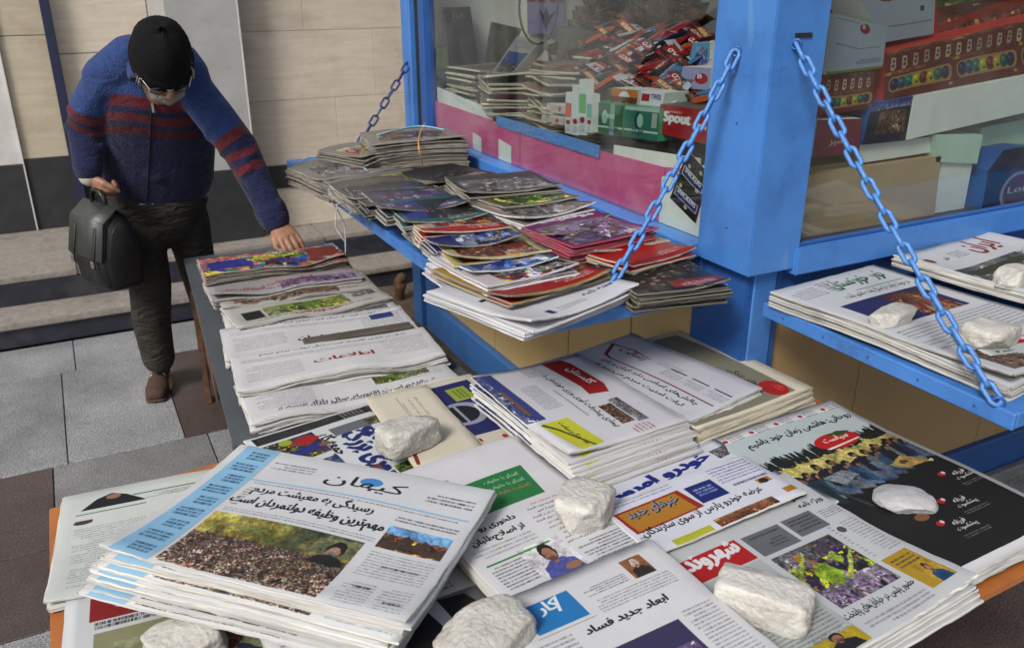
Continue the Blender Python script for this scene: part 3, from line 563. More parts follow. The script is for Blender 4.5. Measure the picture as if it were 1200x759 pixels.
# chains
def link_mesh(L=.058, W=.030, r=.0052, mt='chain'):
    pts = []; s = (L-W)/2
    for k in range(9): a = -PI/2+PI*k/8; pts.append((s+math.cos(a)*(W/2-r), math.sin(a)*(W/2-r), 0))
    for k in range(9): a = PI/2+PI*k/8; pts.append((-s+math.cos(a)*(W/2-r), math.sin(a)*(W/2-r), 0))
    vs, fs = tube_rings(pts, [r]*len(pts), 6, (0, 0, 1), False, True); return mesh('link', vs, fs, M[mt], True)
LM, LMD = link_mesh(), link_mesh(.066, .034, .0048, 'chain_dk')
def chain(a, b, sag, me, pitch=.0395):
    a, b = Vector(a), Vector(b); ch = empty('chain', a); ch.parent = K; n = 200
    P = [a.lerp(b, i/n)+Vector((0, 0, -sag*4*(i/n)*(1-i/n))) for i in range(n+1)]; acc = [0]
    for i in range(n): acc.append(acc[-1]+(P[i+1]-P[i]).length)
    cnt = max(2, round(acc[-1]/pitch)); st = acc[-1]/cnt; rr = random.Random(int(a.x*100))
    for k in range(cnt):
        s = (k+.5)*st; i = max(j for j in range(n) if acc[j] <= s); c = P[i].lerp(P[i+1], (s-acc[i])/(acc[i+1]-acc[i])); d = (P[i+1]-P[i]).normalized()
        q = d.to_track_quat('X', 'Z') @ Matrix.Rotation((PI/4 if k % 2 else -PI/4)+rr.uniform(-.22, .22), 3, 'X').to_quaternion()
        o = link('link', me, ch); o.rotation_mode = 'QUATERNION'; o.rotation_quaternion = q; o.location = c-a
    for q, nm in ((a, 'eye_bolt'), (b, 'eye_bolt')):
        pts = [Vector((0, .011*math.cos(t_*PI/5), .011*math.sin(t_*PI/5))) for t_ in range(10)]; e = tube(nm, pts, .0035, M['blue_dk'], ch, 6, True); e.location = q-a; e.rotation_euler = (0, 0, .6)
    return ch
chain((1.443, 1.622, 1.487), (1.10, 1.612, .95), .018, LM)
chain((1.512, 1.503, 1.508), (1.50, .862, .895), .022, LM)
chain((1.452, 3.80, 1.285), (1.14, 3.62, .98), .004, LMD, .05)
# ------------------------------------------------------------------ tables
T1 = empty('metal_table', (.6, 2.6, 0), 'long low table with a grey sheet metal top and rusty side, under the shingled newspapers', 'table', rz=0); T1.location = (0, 0, 0)
def quad_prism(nm, pts, z0, z1, mt, parent, bev=.003):
    b = bmesh.new(); n = len(pts); lo = [b.verts.new((*p, z0)) for p in pts]; hi = [b.verts.new((*p, z1)) for p in pts]
    b.faces.new(list(reversed(lo))); b.faces.new(hi)
    for i in range(n): b.faces.new((lo[i], lo[(i+1) % n], hi[(i+1) % n], hi[i]))
    bmesh.ops.recalc_face_normals(b, faces=b.faces)
    if bev: bmesh.ops.bevel(b, geom=b.edges[:], offset=bev, segments=2, affect='EDGES')
    return link(nm, bm_mesh(nm, b, M[mt]), parent)
quad_prism('tabletop', [(.340, 3.46), (.232, 1.87), (.895, 1.90), (.905, 3.46)], .600, .619, 'table_top', T1)
quad_prism('side_rail', [(.352, 3.452), (.262, 2.35), (.268, 2.35), (.358, 3.452)], .50, .5995, 'rust', T1, .001)
quad_prism('leg', [(.345, 3.455), (.338, 3.40), (.362, 3.398), (.369, 3.453)], 0, .5, 'rust', T1)
for x, y in ((.88, 3.40), (.29, 2.35), (.88, 2.30)): quad_prism('leg', [(x, y), (x+.03, y), (x+.03, y+.03), (x, y+.03)], 0, .5995 if x > .5 else .5, 'rust', T1)
quad_prism('cross_rail', [(.37, 3.42), (.88, 3.42), (.88, 3.44), (.37, 3.44)], .12, .15, 'rust', T1, .002)
T2 = empty('plywood_table', (.6, 1.2, 0), 'wide plywood table with an orange edge, spread with newspapers in front of the kiosk', 'table'); T2.location = (0, 0, 0)
quad_prism('tabletop', [(-.162, 1.80), (-.175, .71), (1.03, .705), (1.665, .72), (1.655, 1.48), (1.44, 1.485), (1.435, 1.84), (.30, 1.835)], .592, .612, 'orange_ply', T2, .002)
for x, y in ((-.12, 1.70), (-.12, .76), (1.50, 1.05), (1.55, 1.38), (1.36, 1.7)): quad_prism('leg', [(x, y), (x+.045, y), (x+.045, y+.045), (x, y+.045)], 0, .5915, 'rust', T2)

# ------------------------------------------------------------------ newspaper front pages
W0 = (.87, .87, .89); CR = (.86, .83, .76); BK = (.05, .05, .06); RED = (.72, .06, .06); BLU = (.08, .18, .6)
def pg_kayhan():
    p = Page(900, 640, (.85, .86, .88), 1)
    p.rect(0, 0, .165, 1, (.56, .76, .90)); p.rect(0.0, 0, .03, 1, (.85, .86, .88)); p.rect(.165, 0, .17, 1, (.7, .72, .75))
    for i in range(9): p.lines(.05 if i % 2 else .07, .04+i*.107, .145, .115+i*.107, 3, (.12, .28, .42), 0, .7)
    p.ell(.585, .125, .042, .036, (.25, .55, .82)); p.text('کیهان', .74, .115, .115, BK, 1, 'r', .34)
    p.lines(.19, .09, .36, .16, 3); p.lines(.80, .12, .97, .20, 3, (.25, .25, .27)); p.rect(.17, .258, .98, .272, (.60, .75, .88)); p.lines(.19, .285, .95, .305, 1, (.6, .4, .4))
    p.text('رسیدگی به معیشت مردم', .68, .315, .078, BK, 5, 'r', .47); p.text('مهم‌ترین وظیفه دولتمردان است', .75, .415, .082, BK, 6, 'r', .58)
    p.lines(.19, .33, .22, .5, 8); p.lines(.19, .52, .74, .555, 2, (.55, .55, .58)); p.photo(.18, .565, .72, .98, 'crowd')
    p.poly([(.58, .60), (.715, .57), (.715, .70), (.57, .70)], (.42, .42, .30)); p.ell(.655, .655, .030, .055, (.06, .06, .07)); p.ell(.652, .672, .022, .040, (.58, .44, .36)); p.ell(.652, .695, .018, .022, (.4, .38, .36)); p.poly([(.59, .76), (.61, .71), (.65, .69), (.69, .71), (.715, .76)], (.07, .07, .08)); p.rough(.18, .565, .72, .98, .8)
    p.photo(.755, .41, .97, .57, 'warm'); p.rect(.755, .41, .97, .47, (.45, .65, .85)); p.poly([(.755, .52), (.78, .46), (.80, .51), (.83, .445), (.86, .51), (.89, .46), (.92, .52), (.97, .48), (.97, .56), (.755, .56)], (.25, .18, .14)); p.rough(.755, .41, .97, .57, .7)
    p.lines(.755, .34, .97, .385, 2, (.3, .3, .32)); p.lines(.755, .60, .97, .78, 9, (.6, .6, .62)); p.lines(.79, .68, .94, .71, 1, (.2, .2, .22))
    p.lines(.755, .82, .855, .98, 8, (.6, .6, .62)); p.lines(.765, .84, .84, .87, 1, BK); p.lines(.875, .82, .97, .98, 8, (.6, .6, .62)); p.lines(.88, .91, .96, .935, 1, BK); return p
def pg_green():
    p = Page(560, 800, W0, 2); p.text('دل‌نوشته', .30, .17, .02, (.2, .25, .4), 2); p.poly([(.36, .245), (.80, .225), (.76, .46), (.28, .475)], (.13, .47, .24)); p.poly([(.05, .27), (.36, .245), (.3, .475), (.0, .49)], (.13, .47, .24))
    for i in range(3): p.text('گفتگو با خانواده', .74, .27+i*.048, .030, (.75, .85, .75) if i < 2 else (.8, .45, .3), 1)
    p.text('دلخوری روحانی', .46, .53, .045, BK, 6, 'r', .40); p.text('از اصلاح‌طلبان', .46, .60, .045, BK, 6, 'r', .38)
    for i in range(11): p.wordrow(.52, .50+i*.030, .98, .017, i, BK if i else RED, 1)
    p.rect(.06, .755, .48, .765, (.2, .5, .2)); p.lines(.06, .78, .27, .93, 8, (.35, .35, .38)); p.person(.27, .74, .55, .985, (.30, .32, .62), None); p.ell(.47, .93, .05, .02, (.62, .42, .32)); p.lines(.58, .84, .98, .97, 7, (.35, .35, .38)); p.lines(.05, .66, .45, .73, 3, (.6, .6, .62)); return p
def pg_suit():
    p = Page(560, 760, W0, 17); p.lines(.05, .05, .9, .5, 22); p.rect(.45, .52, 1, .86, (.45, .45, .46)); p.poly([(.50, .86), (.55, .62), (.68, .52), (.92, .54), (1, .7), (1, .86)], (.045, .045, .055)); p.poly([(.70, .53), (.78, .53), (.80, .70), (.76, .78)], (.75, .76, .82)); p.ell(.84, .78, .06, .03, (.62, .42, .32)); p.poly([(.9, .70), (.97, .76), (.94, .82), (.88, .78)], (.75, .76, .82)); p.lines(.05, .55, .4, .95, 20); return p
def pg_kar():
    p = Page(640, 860, W0, 3)
    p.rect(.12, .085, .40, .235, (.10, .48, .76)); p.text('کار', .33, .10, .075, (.93, .95, .97), 5); p.poly([(.315, .09), (.335, .085), (.30, .17), (.285, .165)], (.93, .95, .97)); p.rect(.10, .25, .42, .252, (.4, .4, .45))
    p.person(.74, .06, .87, .17, (.15, .13, .12), (.55, .35, .22), (.8, .68, .62), (.85, .85, .85)); p.lines(.46, .12, .71, .17, 4); p.lines(.46, .19, .92, .26, 5, (.55, .55, .58))
    p.text('ابعاد جدید فساد', .80, .285, .045, BK, 6, 'r', .50); p.rect(.36, .40, .74, .7, (.20, .18, .34)); p.lines(.06, .28, .25, .9, 30, (.55, .55, .58)); p.photo(.38, .5, .72, .7, 'purple'); p.lines(.78, .38, .96, .9, 30, (.55, .55, .58)); return p
def car_head(p, y):
    p.rect(.0, y+.005, .14, y+.06, (.1, .12, .16)); p.photo(.01, y+.01, .13, y+.055, 'grey'); p.rect(.27, y, .46, y+.065, (.06, .10, .42)); p.lines(.30, y+.015, .43, y+.05, 3, (.75, .8, .95), 0, .6)
    p.lines(.62, y-.01, .95, y+.06, 5, (.4, .42, .55)); p.lines(.49, y, .58, y+.02, 1, (.1, .15, .5))
def pg_car_top():
    p = Page(700, 640, (.86, .87, .92), 4); p.rect(.16, .0, .36, .055, (.1, .12, .16)); p.photo(.17, .005, .35, .05, 'grey'); p.rect(.38, .0, .60, .075, (.05, .09, .38)); p.lines(.41, .015, .57, .06, 3, (.75, .8, .95), 0, .6); p.lines(.72, .0, .97, .10, 6, (.4, .42, .55)); p.lines(.63, .01, .70, .03, 1, (.1, .15, .5))
    p.text('خودرو امروز', .84, .14, .13, (.04, .10, .50), 9, 'r', .80); p.photo(.85, .16, .98, .26, 'grey'); p.lines(.3, .30, .95, .4, 4, (.4, .42, .6)); return p
def pg_car_low():
    p = Page(760, 336, (.86, .87, .92), 5)
    p.poly([(.02, .22), (.44, .20), (.47, .60), (.03, .64)], (.60, .12, .05)); p.poly([(.04, .25), (.41, .23), (.43, .58), (.05, .61)], (.70, .48, .10)); p.text('خبرهای جدید', .41, .26, .20, (.07, .09, .22), 5, 'r', .34); p.text('خبرهای جدید', .405, .25, .20, (.55, .6, .7), 1, 'r', .34)
    p.rect(.48, .22, .66, .56, (.05, .12, .44)); p.lines(.51, .30, .63, .46, 3, (.75, .8, .95), 0, .6); p.lines(.69, .06, .97, .40, 6, (.4, .42, .6)); p.lines(.69, .44, .97, .52, 1, (.1, .1, .3))
    p.text('عرضه خودرو پارس از سوی سازندگان', .84, .62, .15, BK, 4, 'r', .80); p.rect(.86, .50, .95, .60, (.72, .48, .1)); p.ell(.9, .56, .03, .05, (.1, .1, .1)); p.rect(.92, .80, .99, .9, (.72, .48, .1))
    p.photo(.42, .86, .82, 1, 'warm'); p.rect(.14, .90, .38, 1, (.70, .70, .15)); p.lines(.02, .70, .05, .9, 3, (.4, .4, .5)); p.lines(.05, .05, .44, .16, 2, (.55, .57, .66)); return p
def pg_shahrvand():
    p = Page(860, 840, (.79, .80, .82), 6)
    p.rect(.02, .275, .385, .42, (.70, .03, .06)); p.text('شهروند', .38, .265, .125, (.90, .90, .92), 8, 'r', .32); p.rect(.02, .43, .385, .98, (.70, .73, .73)); p.text('خبر و', .20, .50, .06, BK, 5); p.text('طلاق', .22, .58, .06, BK, 5); p.lines(.04, .72, .36, .95, 12, (.45, .47, .47))
    p.rect(.415, .285, .64, .43, (.40, .41, .44)); p.lines(.43, .305, .62, .33, 1, (.15, .15, .17)); p.lines(.50, .35, .60, .41, 3, (.2, .2, .22)); p.rect(.665, .28, .85, .41, (.40, .41, .44)); p.lines(.68, .30, .83, .39, 4, (.15, .15, .17)); p.text('گفتگو', .96, .16, .05, BK, 5); p.text('ویژه نامه', .99, .225, .045, BK, 5)
    p.photo(.42, .455, .78, .82, 'football', 1.4); p.rect(.42, .455, .6, .53, (.35, .34, .38)); p.photo(.42, .455, .62, .55, 'grey', .8); p.rect(.42, .72, .78, .82, (.14, .10, .22)); p.photo(.42, .70, .78, .82, 'purple', 1.2)
    p.poly([(.50, .62), (.55, .57), (.60, .585), (.615, .66), (.57, .72), (.51, .70)], (.50, .62, .12)); p.ell(.56, .56, .018, .022, (.5, .35, .28)); p.poly([(.64, .56), (.68, .55), (.70, .60), (.66, .63)], (.50, .60, .14)); p.ell(.53, .51, .024, .026, (.72, .5, .12)); p.poly([(.60, .70), (.775, .56), (.78, .575), (.615, .72)], (.66, .70, .32)); p.poly([(.43, .60), (.56, .49), (.565, .50), (.44, .615)], (.62, .68, .3));
    p.rough(.42, .455, .78, .82, .9); p.text('حضور پلیس در خیابان‌های پایتخت', .80, .845, .05, BK, 4, 'r', .42)
    p.lines(.87, .31, .99, .37, 4); p.ell(.86, .46, .022, .022, (.3, .3, .3)); p.lines(.81, .42, .83, .68, 12, (.55, .55, .58)); p.lines(.89, .42, .985, .68, 14, (.55, .55, .58)); p.rect(.81, .70, .965, .94, (.70, .56, .12)); p.lines(.83, .73, .95, .80, 3, (.2, .15, .1)); p.person(.87, .80, .955, .94, (.05, .25, .4), None)
    p.lines(.42, .92, .78, .985, 3, (.5, .5, .53)); p.rect(.12, .90, .38, .99, (.7, .6, .1)); p.person(.18, .88, .36, .99, (.08, .07, .1), None); return p
def pg_black():
    p = Page(700, 1030, (.74, .79, .80), 7); p.rect(0, 0, 1, .06, W0)
    for x in (.06, .26, .46, .66, .86): p.ell(x, .045, .016, .010, RED); p.lines(x+.03, .03, x+.13, .07, 3)
    p.text('روحانی: هاشمی زمان خود باشیم', .97, .105, .048, BK, 5, 'r', .86); p.rect(0, .285, 1, .62, (.72, .67, .38))
    for i in range(230):
        x = p.rs.rand(); y = .255+.03*p.rs.rand(); h_ = .015+.035*p.rs.rand(); p.poly([(x, y+.02), (x+.004, y-h_), (x+.014, y-h_+.006), (x+.022, y+.02)], (.05, .055, .05))
    p.ell(.64, .243, .17, .050, (.74, .06, .05)); p.poly([(.60, .205), (.72, .19), (.80, .21), (.74, .225)], (.15, .3, .1)); p.text('سیاست', .76, .215, .045, (.93, .9, .88), 3, 'r', .22); p.poly([(.5, .275), (.78, .262), (.8, .268), (.52, .285)], (.9, .88, .85))
    p.poly([(0, .50), (.08, .46), (.2, .47), (.3, .45), (.45, .47), (.6, .42), (.8, .40), (1, .40), (1, 1), (0, 1)], (.033, .036, .032))
    for i in range(26):
        x = .03+.96*(i/26)+.01*p.rs.rand(); y = .335+.075*p.rs.rand(); col = [(.10, .18, .30), (.30, .36, .45), (.05, .07, .10), (.14, .26, .38), (.38, .40, .42)][p.rs.randint(5)]
        p.poly([(x-.035, y+.025), (x+.03, y+.02), (x+.075, y+.10), (x+.05, y+.15), (x-.05, y+.12)], col); p.ell(x, y, .026, .020, (.05, .045, .045)); p.ell(x+.008, y+.010, .019, .015, (.52, .36, .29)); p.ell(x+.01, y+.018, .012, .006, (.25, .18, .15))
    p.poly([(.02, .40), (.12, .37), (.2, .42), (.18, .56), (.04, .52)], (.06, .14, .17)); p.ell(.09, .38, .06, .028, (.04, .05, .07)); p.ell(.105, .395, .03, .018, (.5, .36, .3)); p.poly([(.24, .41), (.40, .40), (.44, .45), (.30, .48)], (.50, .53, .56)); p.poly([(.66, .47), (.80, .44), (.90, .52), (.72, .52)], (.60, .50, .26)); p.ell(.76, .478, .03, .012, (.3, .22, .1)); p.ell(.9, .52, .02, .008, (.8, .75, .6))
    p.poly([(.2, .50), (.22, .50), (.26, .62), (.24, .62)], (.18, .2, .2)); p.rough(0, .29, 1, .60, .75); p.ell(.36, .745, .045, .018, (.5, .32, .22))
    for x, y in ((.42, .81), (.60, .73), (.84, .62)):
        p.ell(x-.03, y-.012, .025, .012, RED); p.ell(x-.01, y-.016, .012, .008, (.85, .8, .8)); p.text('فرزانه', x+.12, y, .028, (.85, .85, .85), 4); p.text('پیشکسوت', x+.16, y+.028, .024, (.85, .85, .85), 3); p.lines(x-.02, y+.065, x+.18, y+.085, 2, (.5, .5, .5))
    p.rect(0, .965, 1, 1, W0); p.rect(.97, .1, 1, 1, (.70, .70, .71)); return p
def pg_beige():
    p = Page(760, 600, CR, 8); p.rect(.05, .12, .97, .99, (.50, .49, .42)); p.text('رنج‌های زندگی', .88, .24, .062, BK, 3); p.text('جوان سینمای جنوب', .86, .34, .062, BK, 3, 'r', .46); p.ell(.885, .21, .085, .085, (.66, .06, .04)); p.text('نگاه', .94, .16, .07, (.85, .3, .25), 2); return p
def pg_script():
    p = Page(760, 620, (.80, .80, .84), 9); p.text('رسالت', .36, .27, .12, (.45, .10, .10), 3, 'r', .24); p.poly([(.03, .28), (.05, .27), (.14, .47), (.20, .50), (.97, .50), (.97, .515), (.18, .515), (.12, .49)], (.5, .06, .06)); p.poly([(.03, .28), (.2, .24), (.36, .28), (.36, .29), (.2, .255), (.04, .295)], (.4, .08, .08))
    p.text('چالش‌های اساسی دارد ایران و بازار', .92, .555, .062, BK, 4, 'r', .76); p.text('ثبات امنیت مردم می‌رسد کار', .88, .655, .062, BK, 4, 'r', .72); p.lines(.42, .24, .60, .33, 4, (.5, .5, .55))
    for x in (.52, .68, .84): p.rect(x+.01, .29, x+.13, .305, BK); p.lines(x, .34, x+.14, .44, 5, (.5, .5, .55))
    p.lines(.06, .78, .95, .97, 8, (.55, .55, .58)); p.ell(.90, .84, .02, .02, RED); p.ell(.95, .88, .014, .016, (.1, .1, .1)); return p
def pg_golestan():
    p = Page(780, 640, (.82, .82, .85), 10); p.poly([(.02, .22), (.04, .185), (.10, .16), (.42, .15), (.52, .20), (.50, .36), (.40, .34), (.02, .37)], (.60, .04, .04)); p.text('گلستان', .40, .20, .09, (.93, .9, .9), 4, 'r', .26)
    p.text('بیماری پیشرفت آوری ورزی خوزستان را', .88, .445, .065, BK, 4, 'r', .72); p.lines(.3, .55, .7, .58, 1, (.4, .4, .4)); p.photo(.03, .84, .62, 1, 'blue'); p.poly([(.03, .84), (.6, .84), (.62, .9), (.03, .95)], (.20, .24, .50)); p.rect(.25, .90, .55, .925, (.5, .3, .2))
    p.poly([(.66, .70), (.96, .67), (.99, .88), (.66, .93)], (.78, .78, .18)); p.text('نقد فرهنگ و سیاست', .95, .77, .05, (.1, .12, .08), 5, 'r', .27); p.poly([(.66, .90), (.74, .84), (.97, .74), (.97, .76), (.75, .86), (.67, .925)], (.3, .3, .05))
    p.lines(.03, .44, .16, .60, 7, (.5, .5, .55)); p.lines(.25, .63, .55, .78, 8, (.5, .5, .55)); p.rect(.60, .21, .88, .30, (.4, .4, .42)); p.photo(.60, .21, .88, .30, 'grey'); p.photo(.64, .31, .86, .42, 'brown'); p.lines(.90, .25, .98, .42, 5, (.6, .3, .3)); return p
def pg_bluead():
    p = Page(700, 330, (.84, .82, .76), 11); p.rect(.06, .10, .63, .64, (.10, .12, .38)); p.rect(.12, .22, .27, .46, (.60, .66, .22)); p.lines(.14, .27, .25, .42, 3, (.2, .35, .15), 0); p.ell(.40, .52, .12, .28, (.60, .62, .70)); p.ell(.40, .54, .09, .2, (.05, .06, .13)); p.rect(.30, .53, .50, .56, (.6, .62, .7)); p.rect(.06, .64, .66, 1, (.84, .82, .76)); p.rect(.42, .62, .52, .76, (.68, .68, .72))
    p.text('شرق', .86, .62, .24, (.62, .08, .05), 5, 'r', .26); p.ell(.70, .36, .018, .03, RED); p.rect(.78, .2, .80, .27, (.4, .05, .05)); p.lines(.72, .40, .95, .58, 4, (.6, .3, .25)); p.rect(.90, .74, .94, .9, (.5, .12, .1)); return p
def pg_cream():
    p = Page(600, 460, CR, 12); p.wordrow(.10, .30, .42, .05, 3, (.15, .15, .15), 1); p.wordrow(.12, .42, .50, .045, 5, (.3, .3, .3), 1); p.lines(.1, .55, .5, .62, 2); p.poly([(.55, .60), (.60, .58), (.80, .86), (.97, .92), (.97, .97), (.76, .92)], (.5, .12, .06)); p.ell(.78, .60, .025, .03, (.4, .1, .08)); return p
def pg_sport():
    p = Page(820, 760, (.85, .86, .88), 13); p.rect(.02, .13, .115, .97, (.07, .07, .08)); p.lines(.035, .50, .10, .95, 26, (.35, .35, .36), 0); p.person(.015, .14, .13, .31, (.25, .2, .2), (.45, .33, .28)); p.lines(.03, .34, .11, .48, 6, (.7, .7, .7), 0)
    p.text('حریف خوب', .64, .36, .15, (.05, .13, .42), 10, 'r', .46); p.text('پیروزی بزرگ', .88, .47, .16, (.05, .13, .42), 10, 'r', .62); p.text('جمعه گاه', .48, .62, .09, BK, 6, 'r', .28); p.rect(.18, .30, .28, .6, (.4, .42, .45)); p.photo(.19, .31, .27, .4, 'football')
    p.photo(.14, .68, .40, .97, 'football', 1.3); p.poly([(.15, .72), (.22, .66), (.27, .75), (.2, .84)], (.65, .08, .08)); p.ell(.17, .84, .035, .035, (.62, .68, .1)); p.rect(.28, .7, .34, .85, (.1, .16, .5)); p.ell(.31, .68, .025, .03, (.5, .34, .26))
    p.photo(.66, .55, .86, .85, 'warm', .9); p.photo(.45, .68, .62, .8, 'blue'); p.lines(.45, .84, .62, .96, 5); p.photo(.72, .25, .82, .5, 'green'); return p
def pg_chador():
    p = Page(560, 760, (.84, .86, .85), 14); p.poly([(.10, .20), (.18, .10), (.26, .06), (.34, .10), (.45, .20)], (.05, .05, .06)); p.ell(.27, .10, .04, .025, (.6, .45, .38)); p.rect(.08, .235, .45, .243, (.25, .45, .25)); p.rect(.38, .12, .95, .132, (.25, .5, .28)); p.lines(.45, .15, .95, .20, 3)
    p.poly([(.93, .0), (1, .0), (1, .15)], (.25, .6, .2)); p.rect(.08, .30, .17, .33, (.55, .12, .2)); p.ell(.12, .32, .05, .02, (.25, .2, .22)); p.lines(.08, .38, .45, .95, 26, (.6, .61, .62)); p.lines(.5, .38, .95, .95, 26, (.6, .61, .62)); return p
def pg_redlogo():
    p = Page(600, 600, (.83, .84, .86), 15); p.rect(.10, .04, .95, .20, (.55, .05, .05)); p.text('سرخ', .62, .04, .10, (.9, .88, .86), 4, 'r', .45); p.lines(.12, .21, .95, .26, 2, (.12, .12, .14), 0, .8); p.rect(.12, .28, .95, .8, (.55, .56, .42)); p.person(.2, .36, .5, .8, (.05, .05, .08), None); p.person(.5, .34, .8, .8, (.10, .14, .24), None); return p
def pg_left(seed, logo, col, kind=None, ph=(.1, .1, .9, .5), tint=(.84, .84, .85), hy=.62):
    p = Page(820, 460, tint, 20+seed)
    if kind: p.photo(*ph, kind, 1.2)
    if logo: p.text(logo, .70, hy, .17, col, 4, 'r', .34)
    r = random.Random(seed); p.wordrow(.06, .08 if not kind else .80, .9, .07, seed, BK, 2); p.lines(.05, .40, .32, .8, 9, (.6, .6, .63)); p.lines(.74, .3, .96, .7, 9, (.6, .6, .63)); p.lines(.05, .93, .96, .99, 2, (.65, .65, .67)); p.lines(.04, .2, .97, .3, 3, (.55, .55, .58)); return p
def pg_nour():
    p = Page(820, 760, (.80, .81, .84), 41); p.text('نور خوزستان', .90, .05, .12, (.05, .35, .12), 4, 'r', .55); p.rect(.45, .185, .92, .19, (.1, .4, .15)); p.lines(.05, .06, .28, .16, 5, (.5, .5, .53)); p.lines(.32, .04, .42, .17, 6, (.3, .3, .33)); p.wordrow(.2, .21, .9, .045, 5, BK, 3)
    p.rect(.12, .28, .85, .52, (.09, .10, .36)); p.photo(.45, .30, .80, .52, 'warm'); p.lines(.05, .56, .95, .75, 9, (.5, .5, .53)); p.photo(.1, .78, .5, .97, 'brown'); p.rect(.55, .78, .9, .80, RED); p.lines(.55, .84, .95, .97, 6, (.5, .5, .53)); return p
def pg_iran():
    p = Page(820, 760, (.78, .79, .82), 42); p.text('ایران', .88, .05, .17, (.48, .07, .07), 4, 'r', .36); p.ell(.10, .13, .035, .03, (.45, .25, .08)); p.text('خبر', .30, .12, .05, BK, 3); p.lines(.34, .10, .48, .17, 4); p.photo(.05, .26, .75, .46, 'grey'); p.rect(.1, .30, .7, .36, (.2, .22, .12)); p.wordrow(.1, .50, .9, .055, 8, BK, 3)
    p.photo(.08, .60, .55, .92, 'brown'); p.rect(.62, .62, .9, .66, RED); p.lines(.6, .7, .95, .95, 10, (.5, .5, .53)); p.wordrow(.55, .26, .98, .04, 12, BK, 2); return p
PM = {}
for k_, f_ in dict(suit=pg_suit, kayhan=pg_kayhan, green=pg_green, kar=pg_kar, cartop=pg_car_top, carlow=pg_car_low, shahr=pg_shahrvand, black=pg_black, beige=pg_beige, script=pg_script, golestan=pg_golestan, bluead=pg_bluead, cream=pg_cream, sport=pg_sport, chador=pg_chador, redlogo=pg_redlogo, nour=pg_nour, iran=pg_iran).items(): PM[k_] = print_mat('printed page '+k_, f_())
LEFT = [pg_left(0, None, BK, 'mixed', (.0, .0, 1, 1)), pg_left(1, 'ایران ورزشی', (.60, .08, .1), 'purple', (.45, .66, .97, .97), (.62, .60, .61), .58), pg_left(2, 'خبر نو', (.55, .08, .06), 'brown', (.08, .60, .76, .95), (.68, .66, .64), .25), pg_left(3, 'خبر ورزشی', (.62, .12, .08), 'green', (.22, .36, .76, .76), (.72, .71, .69), .76),
        pg_left(4, None, BK, 'purple', (.20, .42, .95, .86)), pg_left(5, 'جهان ایران', (.06, .06, .10), None), pg_left(6, 'اطلاعات', (.55, .07, .06), None, hy=.5), pg_left(7, None, BK, 'green', (.62, .45, .9, .62))]
LEFT[0].rect(.05, .3, .35, .8, (.12, .14, .5)); LEFT[0].text('استقلال', .72, .25, .28, (.66, .75, .1), 7, 'r', .42); LEFT[0].rough(0, 0, 1, 1, .8); LEFT[0].rect(.76, .2, .98, .8, (.45, .15, .1))
LEFT[3].rect(.08, .42, .2, .74, (.04, .04, .05)); LEFT[3].photo(.80, .3, .96, .6, 'grey'); LEFT[1].text('استقلال جوان', .36, .70, .16, (.6, .08, .08), 5, 'r', .3); LEFT[5].rect(.80, .18, .93, .36, (.12, .22, .5)); LEFT[7].wordrow(.2, .75, .85, .09, 31, BK, 3)
LM_ = [print_mat('printed page of the long table', q) for q in LEFT]

# ------------------------------------------------------------------ newspapers on the plywood table
TZ = .6125
def npile(key, lab, under, pa, pb, z, length, n, t=.006, mt='leaf', **kw):
    ang_ = kw.pop('ang', None)
    if ang_ is not None: top = Vector((*pa, z)); top2 = top+Vector((math.cos(math.radians(ang_)), math.sin(math.radians(ang_)), 0))
    else: top = onz(*pa, z); top2 = onz(*pb, z)
    zt = z+kw.pop('lift', 0)
    return stack('newspaper', 'newspaper', lab, under, kw.pop('grp'), PM[key] if isinstance(key, str) else key, M[mt], top, top2, length, zt, n, t, **kw)
npile('chador', 'white newspaper with a small black chador picture, far left corner of the plywood table', 'newspaper copy under the one with the black chador picture', (-.130, 1.795), None, .632, .36, 3, .0055, grp='papers with a chador picture', seed=1, width=.36, ang=-6, cl=.4)
npile('redlogo', 'newspaper with a red title block at the near left corner, under the blue margined stack', 'copy below the newspaper with the red title block', (-.137, 1.44), None, .63, .40, 3, .0055, grp='papers with a red title block', seed=2, width=.40, ang=-5, cl=.3)
npile('kayhan', 'top of the big near left stack, with a pale blue column and crowd photograph', 'newspaper of the big near left stack with blue margins', (283, 522), (568, 575), .742, .395, 9, .0088, grp='big stack of blue margined newspapers', seed=3, width=.56, fan=(-.0035, .0022), amp=.004, cy=.010, jit=.009, curl=.0, rotj=.016)
npile('sport', 'sports newspaper with thick blue headline letters and a black strip along its left side', 'copy below the sports newspaper with the blue headline', (478, 458), (600, 545), .645, .44, 4, .006, grp='sports newspapers with a blue headline', seed=4, width=.44, amp=.005, curl=-.008)
npile('bluead', 'cream newspaper with a dark blue advertisement, top of its pile', 'cream newspaper under the copy with the dark blue advertisement', (550, 439), (666, 532), .672, .22, 7, .0065, 'leaf_cream', grp='cream newspapers with a blue advertisement', seed=5, width=.47, amp=.002, fan=(.004, .001))
npile('cream', 'blank looking cream page beside the wrapped white stone', None, (500, 452), (568, 527), .685, .16, 1, .006, 'leaf_cream', grp='cream inner pages', seed=6, width=.36, amp=.003, cl=.4)
npile('beige', 'beige newspaper with a red oval at its corner, topmost against the kiosk corner', 'thick beige newspaper in the pile against the kiosk corner', (800, 388), (950, 455), .697, .40, 9, .0085, 'leaf_cream', grp='beige newspapers against the kiosk', seed=7, amp=.005, fan=(.002, 0), curl=0, width=.455)
